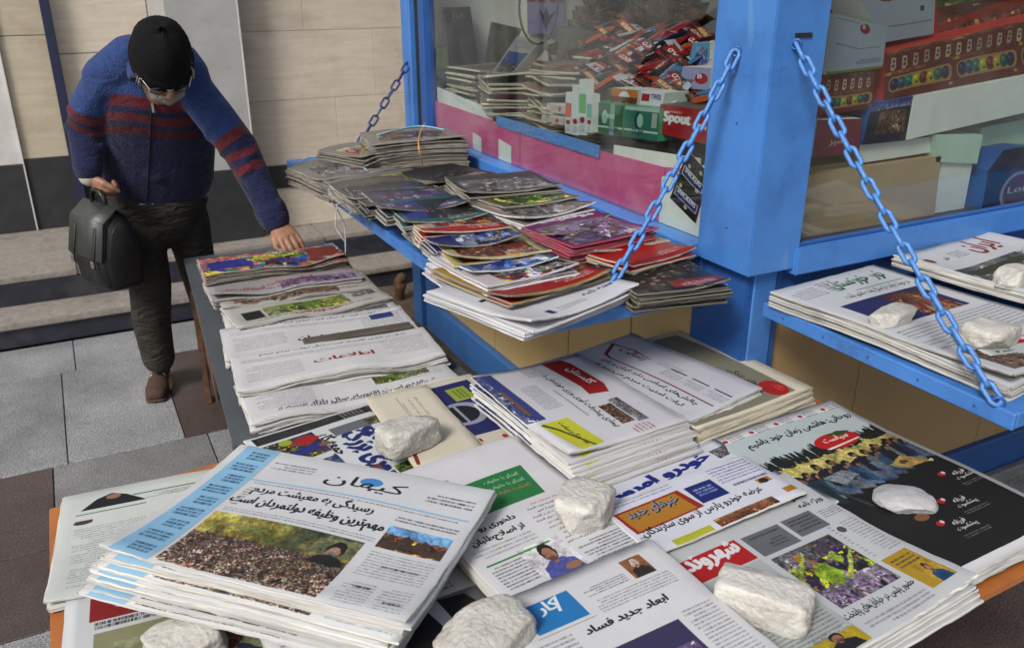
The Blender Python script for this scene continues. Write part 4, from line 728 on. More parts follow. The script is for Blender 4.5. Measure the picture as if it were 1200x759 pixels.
npile('script', 'newspaper with a long thin red line under its red script title, overlapping the beige pile', 'newspaper under the copy with the thin red line', (741, 391), (893, 456), .714, .33, 3, .0055, grp='newspapers with a thin red line', seed=8, width=.445, amp=.003, cl=.4, fan=(.002, .003))
npile('golestan', 'newspaper with a red title and a yellow green box, topping the thick middle pile', 'newspaper in the thick middle pile below the yellow green box copy', (677, 415), (790, 484), .724, .325, 9, .0055, grp='newspapers with a yellow green box', seed=9, width=.43, amp=.003, fan=(.0075, .0015), jit=.006)
npile('cartop', 'car newspaper with a big blue title, partly under the yellow titled sheet', 'copy below the car newspaper with the blue title', (683, 575), (830, 509), .672, .34, 4, .006, grp='car newspapers with a blue title', seed=10, width=.38, amp=.003, cl=.1)
npile('black', 'newspaper with a black front page, seated people and a red oval title', 'copy below the black front page newspaper', (1.185, 1.30), None, .668, .59, 4, .006, grp='black front page newspapers', seed=11, width=.40, amp=.004, cy=-.004, ang=3)
npile('shahr', 'newspaper with a red and white title and a photograph of people in yellow vests', 'copy below the newspaper with the yellow vest photograph', (.795, 1.075), None, .682, .42, 7, .006, grp='newspapers with a yellow vest photograph', seed=12, width=.43, amp=.004, fan=(.0035, .002), ang=4)
npile('suit', 'newspaper with a dark suited figure, showing from under the blue margined stack', 'copy below the dark suited figure newspaper', (.14, 1.36), None, .655, .50, 4, .006, grp='newspapers with a dark suited figure', seed=17, width=.36, amp=.004, ang=2)
npile(LM_[7], 'white newspaper lying under the sky blue title and yellow vest pages', 'copy below the white newspaper at the near edge', (.42, 1.02), None, .640, .28, 4, .006, grp='white newspapers under the near pages', seed=18, width=.52, amp=.003, ang=-4)
npile('green', 'newspaper with a green block and a blue shirted man, beside the blue margined stack', 'copy below the green block newspaper', (.475, 1.455), None, .694, .47, 5, .006, grp='newspapers with a green block', seed=13, width=.315, amp=.004, ang=5, cl=.1)
npile('carlow', 'half folded car newspaper sheet with a yellow title strip', None, (700, 595), (870, 533), .702, .17, 1, .005, grp='car newspapers with a yellow title', seed=14, width=.385, amp=.003)
npile('kar', 'newspaper with a sky blue title square and a small portrait, nearest to the viewer', 'copy below the newspaper with the sky blue title square', (566, 711), (748, 640), .712, .46, 3, .006, grp='newspapers with a sky blue title square', seed=15, width=.335, amp=.005)

# ------------------------------------------------------------------ shingled stacks on the metal table
spec = [  # near edge left, near edge right, z, length, copies, thickness
    (0, (240, 325), (406, 303), .722, .20, 12, .0062, 'top sports paper under the man\'s hand, with green lettering, far end of the metal table', 'folded paper in the tall pile under the man\'s hand'),
    (1, (250, 352), (425, 325), .678, .20, 7, .0062, 'folded newspaper with a small red title, second pile from the man\'s hand', 'paper in the second pile from the man\'s hand'),
    (2, (262, 364), (441, 337), .660, .20, 5, .006, 'folded newspaper with a brown photograph, third pile from the man\'s hand', 'paper in the third pile from the man\'s hand'),
    (3, (280, 388), (460, 352), .656, .22, 6, .006, 'folded newspaper with a group photograph and red lettering, fourth pile from the man\'s hand', 'paper in the fourth pile from the man\'s hand'),
    (4, (268, 397), (470, 368), .640, .20, 3, .006, 'folded newspaper with a narrow purple photograph, just behind the wooden bar', 'paper in the pile just behind the wooden bar'),
    (5, (266, 424), (492, 391), .650, .25, 4, .006, 'white newspaper held down by the wooden bar', 'paper under the white newspaper with the wooden bar'),
    (6, (280, 458), (522, 418), .672, .22, 7, .0066, 'white newspaper with thin red lettering, top of the thick wavy pile', 'newspaper in the thick wavy white pile'),
    (7, (296, 500), (541, 452), .642, .26, 4, .006, 'newspaper with a small green and red colour strip, nearest pile on the metal table', 'paper in the nearest pile on the metal table')]
LABN = []
for i, pa, pb, z, ln, n, t, lab, und in spec:
    a, b = onz(*pa, z), onz(*pb, z)
    LABN += stack('newspaper', 'newspaper', lab, und, 'shingled newspaper piles on the metal table', LM_[i], M['leaf_grey' if i == 0 else 'leaf_mid' if i < 5 else 'leaf'], a, b, ln, z, n, t, seed=30+i, amp=.0035, jit=.009, from_bottom=True, fan=(.002, -.003), ripx=.006, cy=-.004, rotj=.02)
b_ = box('wooden_bar', -.135, -.021, 0, .135, .021, .012, M['wood_bar'], None, .003); a1, a2 = onz(356, 402, .670), onz(482, 382, .670)
b_.location = ((a1+a2)/2); b_.location.z = .6665; b_.rotation_euler = (0, 0, math.atan2(a2.y-a1.y, a2.x-a1.x)); b_.scale = ((a2-a1).length/.27, 1, 1); tag(b_, 'dark weathered bar lying across the white newspaper on the metal table', 'bar')

# ------------------------------------------------------------------ right hanging shelf
stack('newspaper', 'newspaper', 'newspaper with a green title and a dark blue photograph, left on the right shelf', 'copy below the green titled newspaper on the right shelf', 'green titled newspapers', PM['nour'], M['leaf'], onz(903, 343, .925), onz(1062, 301, .925), .60, .925, 6, .006, seed=50, amp=.0035, width=.40, cy=-.008, ripx=.0)
stack('newspaper', 'newspaper', 'newspaper with a red title and a wide grey photograph, right on the right shelf', 'copy below the red titled newspaper on the right shelf', 'red titled newspapers', PM['iran'], M['leaf'], onz(1046, 304, .945), onz(1190, 262, .945), .60, .945, 5, .006, seed=51, amp=.004, width=.44, curl=.01)
stack('newspaper', 'newspaper', 'crumpled newspaper bundle at the near right end of the right shelf', 'paper under the crumpled bundle on the right shelf', 'papers at the near edge of the right shelf', PM['shahr'], M['leaf'], onz(1105, 395, .92), onz(1230, 380, .92), .22, .925, 4, .007, seed=52, amp=.006, width=.4, rotj=.05)
# ------------------------------------------------------------------ magazines on the left hanging shelf
def mag_page(seed, bg, kind=None, title=None, tcol=RED, ph=(.06, .28, .94, .95), strip=None, w_=360, h_=460):
    p = Page(w_, h_, bg, 60+seed)
    if kind: p.photo(*ph, kind, 1.1)
    if strip: p.rect(*strip[0], strip[1])
    if title: p.text(title, .92, .05, .16, tcol, 6, 'r', .75)
    p.lines(.08, .22, .6, .27, 2, (.3, .3, .3)); p.lines(.55, .80, .92, .92, 3, (.9, .9, .9)); return p
def mg(seed, bl, br, z, ln, n, t, edge, page, lab, und, grp, cat='magazine', **kw):
    if len(bl) == 3: a = Vector((bl[0], bl[1], z)); b = a+Vector((math.cos(math.radians(bl[2])), math.sin(math.radians(bl[2])), 0))*.25
    else: a, b = onz(*bl, z), onz(*br, z)
    kw.setdefault('rotj', .03); kw.setdefault('jit', .007); mt = print_mat('magazine cover '+str(seed), page, .42, .15)
    return stack(cat.replace(' ', '_'), cat, lab, und, grp, mt, M[edge], a, b, ln, z, n, t, seed=70+seed, from_bottom=True, **kw)
p_ = Page(460, 520, (.87, .87, .90), 61); p_.text('هفته نامه', .95, .80, .07, (.1, .1, .3), 3); p_.ell(.62, .60, .28, .12, (.62, .08, .10)); p_.photo(.5, .52, .72, .66, 'dark'); p_.poly([(.1, .4), (.9, .2), (.9, .23), (.1, .44)], (.1, .1, .1)); p_.rect(.25, .85, .30, .93, (.15, .15, .35)); p_.lines(.35, .86, .6, .92, 3)
mg(0, (.795, 1.437, 18), None, .966, .335, 4, .008, 'leaf_white', p_, 'large white magazine sticking out over the near corner of the left shelf', 'copy under the large white magazine at the shelf corner', 'large white magazines', fan=(.001, -.004), amp=.001, width=.37, curl=.004)
FR = 'front row of the left shelf'
mg(1, (.800, 1.547, 11), None, .982, .30, 4, .0048, 'leaf_grey', mag_page(1, (.66, .50, .16), 'warm', 'ورزش', (.75, .08, .08), ph=(.05, .28, .95, .72), strip=((0, .74, 1, .97), (.6, .04, .05))), 'red banded magazine, second from the near end of the left shelf\'s front row', 'copy under the red banded magazine', 'red banded magazines', amp=.003, fan=(.001, -.003), curl=.006, width=.31)
mg(2, (.792, 1.630, 4), None, .996, .29, 11, .0046, 'leaf_white', mag_page(2, (.78, .74, .76), 'mixed', 'خانواده', (.7, .1, .1), ph=(.2, .2, .98, .98)), 'white edged family magazine, third from the near end of the front row', 'white edged copy below it in the same pile', 'white edged magazines', amp=.003, fan=(-.002, -.0015), width=.25)
mg(17, (.790, 1.715, -2), None, 1.000, .29, 6, .0046, 'leaf_white', mag_page(17, (.35, .42, .55), 'blue', 'پزشک', (.9, .9, .9), ph=(.1, .35, .9, .98)), 'grey blue magazine behind the white edged family magazine', 'copy under the grey blue magazine', 'grey blue magazines', amp=.003, fan=(-.002, -.001), width=.23)
mg(3, (.785, 1.800, -8), None, 1.006, .29, 8, .0046, 'leaf_cream', mag_page(3, (.72, .68, .46), 'warm', 'آشپزی', (.6, .1, .08), ph=(.1, .55, .9, .95)), 'yellowish magazine with a small red picture, middle of the front row', 'copy under the yellowish magazine', 'yellowish magazines', amp=.003, fan=(-.002, -.001), width=.25)
mg(4, (.786, 1.905, -5), None, 1.010, .29, 7, .0046, 'leaf_grey', mag_page(4, (.10, .14, .42), 'blue', 'دانش', (.85, .85, .9), ph=(.3, .3, .98, .98)), 'blue magazine in the front row, between the yellowish one and the child cover', 'copy under the blue magazine', 'blue magazines', amp=.003, fan=(-.002, -.001), width=.23)
mg(5, (.795, 2.020, -8), None, 1.014, .29, 8, .0046, 'leaf_cream', mag_page(5, (.70, .62, .52), 'warm', 'کودک', (.7, .1, .1), ph=(.2, .1, .98, .78), strip=((0, .80, 1, 1), (.62, .07, .08))), 'magazine with a child on the cover over a red strip, in the front row', 'copy under the child cover magazine', 'child cover magazines', amp=.003, fan=(-.002, -.001), width=.24)
mg(6, (.790, 2.139, -8), None, 1.018, .29, 6, .0046, 'leaf_grey', mag_page(6, (.14, .34, .34), 'dark', None, ph=(.28, .1, .95, .86), strip=((.07, .12, .34, .86), (.10, .15, .48))), 'teal framed magazine with a dark and blue picture, in the front row', 'copy under the teal framed magazine', 'teal framed magazines', amp=.003, width=.24)
mg(18, (.782, 2.265, -4), None, 1.016, .29, 7, .0046, 'leaf_grey', mag_page(18, (.22, .26, .34), 'purple', None, ph=(.1, .1, .9, .9)), 'violet grey magazine just beyond the teal framed one', 'copy under the violet grey magazine', 'violet grey magazines', amp=.004, width=.25)
mg(7, (.763, 2.390, -6), None, 1.012, .30, 7, .0048, 'leaf_dark', mag_page(7, (.20, .21, .30), 'grey', None), 'dull bluish grey magazine beyond the violet grey one', 'copy under the dull bluish grey magazine', 'dull bluish grey magazines', amp=.004, curl=-.008, width=.25)
mg(19, (.77, 2.51, 0), None, 1.006, .30, 8, .005, 'leaf_grey', mag_page(19, (.36, .35, .34), 'brown', None), 'brownish magazine between the grey bundle and the dull bluish magazine', 'copy under the brownish magazine', 'brownish magazines', amp=.004, curl=-.008, width=.27)
mg(24, (1.085, 2.13, 6), None, 1.028, .27, 9, .005, 'leaf_grey', mag_page(24, (.40, .36, .30), 'green', None), 'olive toned magazine in the back row, beside the thick grey pile', 'copy under the olive toned magazine', 'olive toned magazines', amp=.003, width=.27)
mg(15, (1.10, 1.865, 10), None, 1.004, .27, 8, .005, 'leaf_grey', mag_page(15, (.50, .16, .10), 'mixed', 'هنر', (.9, .85, .6)), 'rust red art magazine in the back row', 'copy under the rust red art magazine', 'rust red art magazines', amp=.003, width=.27)
mg(8, (548, 230), (624, 224), 1.045, .27, 11, .0095, 'leaf_grey', mag_page(8, (.22, .21, .2), 'grey', None), 'topmost of the thick grey magazine pile in the left shelf\'s back row', 'grey magazine in the thick pile with pale spines', 'thick grey magazine pile', width=.30, amp=.0015, jit=.003)
mg(9, (512, 219), (572, 208), 1.0, .27, 5, .008, 'leaf_dark', mag_page(9, (.10, .10, .11), 'dark', None), 'black covered magazine beyond the thick grey pile', 'magazine under the black covered one', 'black covered magazines', width=.26, amp=.003)
mg(10, (616, 262), (697, 244), 1.02, .28, 8, .0095, 'leaf_white', mag_page(10, (.55, .50, .46), 'grey', 'زنان', (.65, .08, .08), ph=(.1, .4, .9, .95)), 'magazine with a red title on a pile of white spines, back row', 'magazine with a white spine in the back row pile', 'white spined magazines', width=.27, amp=.002, fan=(-.003, -.001))
mg(11, (642, 279), (727, 254), 1.0, .28, 6, .0085, 'leaf_grey', mag_page(11, (.20, .19, .12), 'dark', 'بازار', (.75, .7, .1)), 'dark magazine with yellow lettering, back row', 'magazine under the dark one with yellow lettering', 'dark magazines with yellow lettering', width=.27, amp=.003)
mg(12, (673, 292), (775, 272), 1.01, .28, 8, .0085, 'leaf_red', mag_page(12, (.42, .08, .36), 'purple', 'موفقیت', (.88, .85, .9)), 'magenta magazine above a pile of red spines, back row beside the chain', 'magazine with a red spine in the pile beside the chain', 'red spined magazines', width=.28, amp=.002, fan=(-.003, -.001))
mg(16, (700, 300), (790, 283), .985, .27, 4, .008, 'leaf_cream', mag_page(16, (.60, .58, .52), 'brown', None), 'pale brown magazine between the red spined pile and the red cover', 'copy under the pale brown magazine', 'pale brown magazines', width=.24, amp=.002)
mg(13, (742, 317), (813, 296), .985, .27, 3, .0075, 'leaf_cream', mag_page(13, (.66, .05, .04), None, 'جدول', (.92, .9, .9)), 'bright red magazine with white lettering near the corner pillar', 'copy under the bright red magazine', 'bright red magazines', width=.24, amp=.003)
mg(14, (747, 347), (860, 334), .972, .24, 5, .0085, 'leaf_dark', mag_page(14, (.05, .08, .07), 'dark', None, ph=(0, 0, 1, 1), strip=((.45, .72, 1, .92), (.5, .05, .06))), 'black magazine with a red and white strip, overhanging the shelf end by the corner pillar', 'copy under the black magazine at the shelf end', 'black magazines at the shelf end', width=.24, amp=.001)
def mgb(seed, bl, br, z, ln, n, t, lab, und, grp, **kw): return mg(seed, bl, br, z, ln, n, t, 'leaf_grey', mag_page(seed, (.50, .49, .47), ['grey', 'brown', 'green', 'mixed'][seed % 4], None, ph=(.12, .3, .85, .8)), lab, und, grp, 'newspaper', **kw)
mgb(20, (384, 213), (452, 203), .995, .34, 8, .0078, 'topmost of the old newspaper bundle at the far end of the left shelf', 'old paper in the tied bundle at the far shelf end', 'tied bundle at the far shelf end', width=.27, amp=.004, curl=-.014, jit=.01)
mgb(21, (437, 170), (556, 163), 1.078, .30, 13, .011, 'top paper of the tallest tied stack beside the pink boards', 'old paper in the tallest tied stack', 'tallest tied stack of old papers', width=.36, amp=.003, jit=.006, curl=-.006)
mgb(22, (418, 229), (500, 218), 1.0, .30, 7, .0092, 'grey paper bundle in front of the tallest tied stack', 'old paper in the bundle before the tallest stack', 'grey bundle before the tallest stack', width=.34, amp=.003, curl=-.006)
mgb(23, (425, 185), (470, 176), 1.04, .26, 9, .011, 'bluish tied bundle leaning beside the tallest stack', 'old paper in the bluish tied bundle', 'bluish tied bundle', width=.22, amp=.004, curl=-.01)
def cord(lab, pts, mt, r=.0022, nm='twine'):
    P = []; pts = [Vector(p) for p in pts]
    for i in range(len(pts)-1):
        p0, p1, p2, p3 = pts[max(0, i-1)], pts[i], pts[i+1], pts[min(len(pts)-1, i+2)]
        for k in range(6): t = k/6; P.append(.5*((2*p1)+(p2-p0)*t+(2*p0-5*p1+4*p2-p3)*t*t+(3*p1-p0-3*p2+p3)*t**3))
    P.append(pts[-1]); return tag(tube(nm, P, r, M[mt], None, 5), lab, 'string')
cord('pale blue plastic strap hanging down from the far part of the left shelf', [onz(385, 222, 1.0), onz(396, 228, .96), (onz(398, 232, .935)+Vector((-.03, 0, 0))), ony(403, 262, 2.95), ony(405, 300, 2.95), ony(407, 318, 2.95)], 'clear_twine')
cord('second pale blue strap dangling in a loop from the left shelf edge', [onz(395, 240, .99), onz(408, 236, .97), onz(404, 232, .94)+Vector((-.02, 0, 0)), ony(393, 262, 2.9), ony(398, 274, 2.9), ony(404, 283, 2.9)], 'clear_twine')
cord('orange string tied round the tallest stack of old papers', [onz(498, 145, 1.084), onz(492, 157, 1.084), onz(490, 171, 1.078)+Vector((0, -.006, -.004)), onz(492, 194, .99)+Vector((0, -.03, 0)), onz(493, 204, .945)+Vector((0, -.012, 0))], 'twine_o', .003)
cord('blue twine across the bundle at the far end of the shelf', [onz(352, 190, .99), onz(365, 184, 1.004), onz(395, 186, 1.006), onz(425, 196, 1.004), onz(438, 208, .99)], 'twine', .003)
cord('blue twine over the top of the tallest tied stack', [onz(430, 165, 1.06), onz(450, 156, 1.087), onz(490, 148, 1.088), onz(520, 152, 1.088)], 'twine', .003)
cord('blue twine looped over the shelf edge beside the grey bundle', [onz(410, 250, .955), onz(425, 240, .975), onz(440, 232, .998), onz(458, 229, 1.004), onz(470, 232, .98)], 'twine', .003)

# ------------------------------------------------------------------ stones used as paperweights
def stone_mat():
    mt = mat('white crystalline stone', (.50, .485, .455), .45, .2, 26, .9, 120, dirt=(.25, .225, .18), dscale=14, damt=.8, objvar=.16); p = mt.node_tree.nodes['Principled BSDF']
    p.inputs['Subsurface Weight'].default_value = .15; p.inputs['Subsurface Radius'].default_value = (.01, .008, .006); p.inputs['Subsurface Scale'].default_value = .5; return mt
M['stone'] = stone_mat(); M['pebble'] = mat('grey white stone', (.36, .36, .38), .55, .2, 18, .5, 90, dirt=(.3, .3, .3), dscale=20, damt=.6)
def rock(px, py, z, l, w_, h, rz, seed, lab, mt='stone', grp=None, pw=5.5):
    r = random.Random(seed); b = bmesh.new(); bmesh.ops.create_icosphere(b, subdivisions=5, radius=1)
    pl = []
    for _ in range(8):
        d = Vector((r.gauss(0, 1), r.gauss(0, 1), r.gauss(0, .55))).normalized(); pl.append((d, r.uniform(.74, 1.02)))
    for v in b.verts:
        d = v.co.normalized(); k = (abs(d.x)**pw+abs(d.y)**pw+abs(d.z)**pw)**(-1/pw)
        for n_, o_ in pl:
            q = d.dot(n_)
            if q > .2: k = min(k, o_*1.12/q)
        p = d*k; p *= 1+.05*mnoise.noise(p*2.2+Vector((seed, 0, 0)))+.02*mnoise.noise(p*6+Vector((0, seed, 0)))+.014*mnoise.noise(p*19)+.03*abs(mnoise.noise(p*3.5+Vector((3, seed, 0))))
        v.co = Vector((p.x*l/2, p.y*w_/2, max(-.42*h, p.z*h/2*1.06)))
    c = onz(px, py, z); o = link('stone', bm_mesh('stone', b, M[mt], True), None, (c.x, c.y, z+.42*h), (r.uniform(-.04, .04), r.uniform(-.04, .04), rz)); return tag(o, lab, 'stone', grp)
rock(478, 522, .688, .135, .095, .062, .25, 1, 'white block of stone weighing down the sports newspaper')
rock(681, 608, .697, .115, .105, .068, .6, 2, 'rounded white stone between the green block newspaper and the car newspaper')
rock(893, 716, .690, .150, .095, .062, -.95, 3, 'largest white stone, on the newspaper with the red and white title')
rock(570, 756, .713, .145, .105, .05, .1, 4, 'white stone at the bottom of the picture, left of the sky blue title square')
rock(222, 768, .625, .12, .10, .06, .3, 5, 'white stone in the shade under the big near left stack')
rock(1059, 593, .674, .120, .085, .036, -.75, 6, 'flat greyish pebble on the black front page', 'pebble', None, 2.3)
rock(1045, 379, .927, .125, .06, .038, .1, 7, 'flat white stone on the green titled newspaper of the right shelf')
rock(1157, 403, .927, .125, .09, .055, .2, 8, 'chunky white stone on the right shelf, nearest the shelf end')
rock(1186, 333, .948, .12, .07, .045, .15, 9, 'white stone on the red titled newspaper of the right shelf')

# ------------------------------------------------------------------ goods behind the windows
def facebox(nm, lab, cat, pm, sm, quad, fn, depth, grp=None):
    """carton whose printed face has the four corners BL, BR, TR, TL"""
    P = [fn(*q) for q in quad]; d = Vector(depth); vs = P+[p+d for p in P]; o = sum(P, Vector())/4; o.z = min(p.z for p in P)
    vs = [v-o for v in vs]; fs = [(0, 1, 2, 3), (5, 4, 7, 6), (0, 4, 5, 1), (1, 5, 6, 2), (2, 6, 7, 3), (3, 7, 4, 0)]
    uvs = [(0, 0), (1, 0), (1, 1), (0, 1)]*2
    me = mesh(nm, vs, fs, [pm, sm], False, [0, 1, 1, 1, 1, 1], uvs); return tag(link(nm, me, None, o), lab, cat, grp)
fx = lambda x: (lambda px, py: onx(px, py, x)); fy = lambda y: (lambda px, py: ony(px, py, y))
p_ = Page(300, 240, (.62, .03, .06), 90); p_.text('Spout', .05, .25, .48, (.9, .9, .9), 9, 'l', .62); p_.text('HEARTS', .2, .18, .09, (.9, .8, .8), 2, 'l'); p_.text('gum', .72, .40, .3, (.9, .9, .9), 8, 'l', .25); SP = print_mat('red gum carton print', p_, .4)
M['brownpack'] = mat('dark brown packaging', (.10, .07, .05), .4, .2, 12); M['redpack'] = mat('red packaging', (.45, .03, .03), .35, .15, 12); M['greenpack'] = mat('green packaging', (.05, .30, .14), .35, .15, 12)
facebox('gum_carton', 'red gum carton with white lettering next to the corner pillar, behind the left window', 'box', SP, M['brownpack'], [(771, 156), (829, 170), (832, 130), (774, 122)], fx(1.56), (.16, 0, 0))
p_ = Page(300, 220, (.06, .36, .18), 91); p_.rect(.62, 0, .75, 1, (.45, .65, .6)); p_.ell(.42, .42, .12, .26, (.05, .1, .3)); p_.ell(.46, .42, .09, .22, (.55, .75, .65)); p_.text('mint', .78, .30, .26, (.85, .9, .88), 3, 'r', .26); p_.rect(0, .72, 1, .78, (.7, .8, .75)); p_.text('GUM', .88, .74, .24, (.08, .15, .35), 3, 'r', .32); GM = print_mat('green gum carton print', p_, .35)
facebox('gum_carton', 'darker green gum carton, left one of the pair left of the red carton', 'box', GM, M['greenpack'], [(690, 155), (729, 160), (731, 124), (692, 119)], fx(1.55), (.12, 0, 0), 'green gum cartons')
p_ = Page(300, 220, (.12, .42, .34), 92); p_.rect(0, 0, 1, .12, (.65, .75, .72)); p_.ell(.42, .42, .12, .26, (.05, .1, .3)); p_.ell(.46, .42, .09, .22, (.55, .75, .65)); p_.rect(.8, .15, .95, .6, (.6, .65, .62)); p_.rect(0, .72, 1, .78, (.7, .8, .75)); p_.text('GUM', .6, .74, .24, (.08, .15, .35), 3, 'r', .4); GM2 = print_mat('teal gum carton print', p_, .35)
facebox('gum_carton', 'teal green gum carton touching the red carton, behind the left window', 'box', GM2, M['greenpack'], [(731, 160), (770, 166), (773, 128), (733, 124)], fx(1.545), (.12, 0, 0), 'green gum cartons')
p_ = Page(200, 120, (.75, .45, .1), 93); p_.ell(.5, .5, .2, .35, (.85, .85, .88)); p_.photo(0, .5, 1, 1, 'warm'); facebox('wafer_box', 'orange and white wafer box on top of the green cartons', 'box', print_mat('orange box print', p_, .35), M['white_card'], [(715, 121), (746, 124), (748, 106), (717, 103)], fx(1.60), (.09, 0, 0))
p_ = Page(240, 120, (.85, .85, .9), 94); p_.rect(.05, .2, .4, .7, (.65, .06, .1)); p_.text('TWIX', .92, .2, .5, (.1, .15, .45), 6, 'r', .5); facebox('candy_box', 'white candy box with dark blue letters above the teal carton', 'box', print_mat('white candy print', p_, .35), M['white_card'], [(749, 123), (776, 127), (779, 109), (752, 106)], fx(1.60), (.09, 0, 0))
p_ = Page(200, 200, (.60, .62, .78), 95); p_.ell(.7, .5, .22, .25, (.65, .05, .08)); p_.text('B', .78, .32, .3, (.9, .9, .9), 4); p_.text('POP', .5, .6, .25, (.25, .05, .1), 3); facebox('candy_box', 'pale lilac candy box with a red round mark beside the pillar', 'box', print_mat('lilac box print', p_, .35), M['white_card'], [(797, 103), (831, 106), (833, 80), (800, 78)], fx(1.72), (.1, 0, 0))
facebox('candy_box', 'light blue candy box with a dark pattern beside the pillar', 'box', print_mat('blue box print', Page(160, 160, (.35, .6, .78), 96).photo(.3, .2, .9, .9, 'blue'), .35), M['white_card'], [(806, 78), (831, 80), (832, 50), (812, 50)], fx(1.90), (.1, 0, 0))
# thin upright cartons
for i, (a, b, y0, y1, col, lab) in enumerate(((662, 669, 156, 108, (.85, .3, .2), 'thin white and red carton, leftmost of the upright row'), (670, 677, 158, 100, (.82, .85, .86), 'tall thin white carton in the upright row'), (678, 686, 158, 93, (.35, .68, .35), 'thin white and lime green carton in the upright row'), (687, 693, 155, 110, (.45, .68, .62), 'thin pale teal carton, rightmost of the upright row'))):
    p_ = Page(60, 300, (.82, .84, .85), 100+i); p_.rect(0, .25, 1, .6, col); p_.ell(.5, .72, .35, .06, (.6, .08, .1)); p_.lines(.2, .82, .8, .96, 5); facebox('slim_carton', lab, 'box', print_mat('slim carton print', p_, .35), M['white_card'], [(a, y0), (b, y0+1), (b+1, y1+1), (a+1, y1)], fx(1.525), (.03, 0, 0), 'upright slim cartons')
for i, (q, lab) in enumerate((([(634, 143), (660, 147), (661, 138), (635, 134)], 'lower small white pill carton left of the upright cartons'), ([(640, 131), (662, 134), (663, 124), (641, 121)], 'upper small white carton left of the upright cartons'))):
    p_ = Page(200, 90, (.75, .73, .66), 110+i); p_.ell(.7, .5, .08, .3, RED); p_.lines(.1, .3, .55, .7, 3); facebox('small_carton', lab, 'box', print_mat('small carton print', p_, .4), M['white_card'], q, fx(1.55), (.05, 0, 0), 'small white cartons')
p_ = Page(240, 200, (.16, .07, .08), 115); p_.text('چای', .8, .2, .3, (.6, .45, .48), 4); p_.lines(.1, .6, .9, .8, 2, (.4, .3, .3)); facebox('tea_box', 'dark maroon box with pale lettering in the left part of the window', 'box', print_mat('tea box print', p_, .5), M['card'], [(557, 128), (578, 132), (580, 105), (558, 101)], fx(1.56), (.15, 0, 0))
facebox('pink_box', 'bright magenta carton next to the maroon box', 'box', M['pink'], M['pink'], [(579, 132), (590, 134), (591, 107), (581, 105)], fx(1.555), (.12, 0, 0))
# things leaning in the far corner of the left window
p_ = Page(240, 420, (.14, .125, .085), 120); p_.text('فروغ', .75, .08, .13, (.62, .58, .42), 2, 'r', .5); p_.lines(.4, .45, .9, .55, 3, (.5, .45, .3)); facebox('book', 'dark olive book with pale lettering standing in the far corner of the window', 'book', print_mat('olive book print', p_, .5), M['leaf_cream'], [(527, 88), (563, 86), (551, 8), (521, 9)], fy(3.70), (.0, .03, 0))
facebox('grey_board', 'dark grey board leaning between the olive book and the blue pictured magazine', 'board', M['intdark'], M['intdark'], [(566, 86), (590, 86), (612, 34), (577, 26)], fy(3.60), (0, .015, 0))
p_ = Page(260, 420, (.72, .73, .76), 121); p_.rect(.08, .4, .9, .75, (.18, .33, .62)); p_.photo(.08, .7, .9, .97, 'grey'); p_.lines(.2, .1, .8, .3, 4); facebox('magazine', 'pale magazine with a blue sea picture leaning in the window', 'magazine', print_mat('sea magazine print', p_, .4), M['leaf_white'], [(576, 86), (602, 86), (635, 47), (606, 42)], fy(3.2), (.05, .02, -.02))
p_ = Page(240, 320, (.60, .56, .78), 122); p_.photo(0, 0, 1, .35, 'warm'); p_.poly([(.3, .45), (.45, .6), (.5, .42), (.6, .62), (.8, .5), (.62, .72), (.5, .95), (.42, .72)], (.05, .04, .08)); p_.text('بهار', .95, .5, .12, (.5, .1, .25), 2); p_.lines(.6, .75, .95, .9, 3, (.5, .2, .35)); facebox('poster', 'lilac poster with a black flower drawing inside the kiosk', 'poster', print_mat('lilac poster print', p_, .5), M['white_card'], [(618, 40), (660, 41), (661, -16), (617, -18)], fy(3.76), (0, .004, 0))
pts = []; c0 = ony(631, 8, 3.1)
for k in range(25): a = 2*PI*k/24; pts.append((c0.x+.085*math.sin(a), c0.y, c0.z+.14*math.cos(a)))
tag(tube('cable_loop', pts[:-1], .0045, M['black'], None, 6, True), 'black cable hanging in a loop behind the left window', 'cable')
facebox('cloth_vest', 'folded hi-vis yellow vest in the dark corner of the window', 'vest', mat('hi vis yellow', (.45, .62, .08), .7, .3, 30), M['intdark'], [(510, 80), (527, 82), (524, 55), (512, 57)], fy(3.72), (0, .03, 0))
r = random.Random(5)
def packmesh(nm, l, w_, h, pm): # pillow packet
    vs = []; fs = []; nx, ny = 8, 4; uv = []
    for s in (1, -1):
        for j in range(ny+1):
            for i in range(nx+1):
                u, v = i/nx*2-1, j/ny*2-1; z = s*h/2*max(0, (1-u**6))**.5*max(0, (1-abs(v)**3))**.6+.001*math.sin(25*u+9*v); vs.append((u*l/2, v*w_/2*(1+.08*math.sin(40*u) if abs(u) > .9 else 1), z)); uv.append((i/nx, j/ny))
    Kk = (nx+1)*(ny+1)
    for j in range(ny):
        for i in range(nx): a = j*(nx+1)+i; fs.append((a, a+1, a+nx+2, a+nx+1)); fs.append((Kk+a, Kk+a+nx+1, Kk+a+nx+2, Kk+a+1))
    return mesh(nm, vs, fs, pm, True, None, uv)
def bar_print(i, bg, tcol, word, kind=None):
    p = Page(200, 80, bg, 130+i)
    if kind: p.photo(.05, .1, .95, .9, kind, .5)
    if word: p.text(word, .5, .12, .55, tcol, 6, 'c', .7)
    return print_mat('candy wrapper print', p, .3, .3)
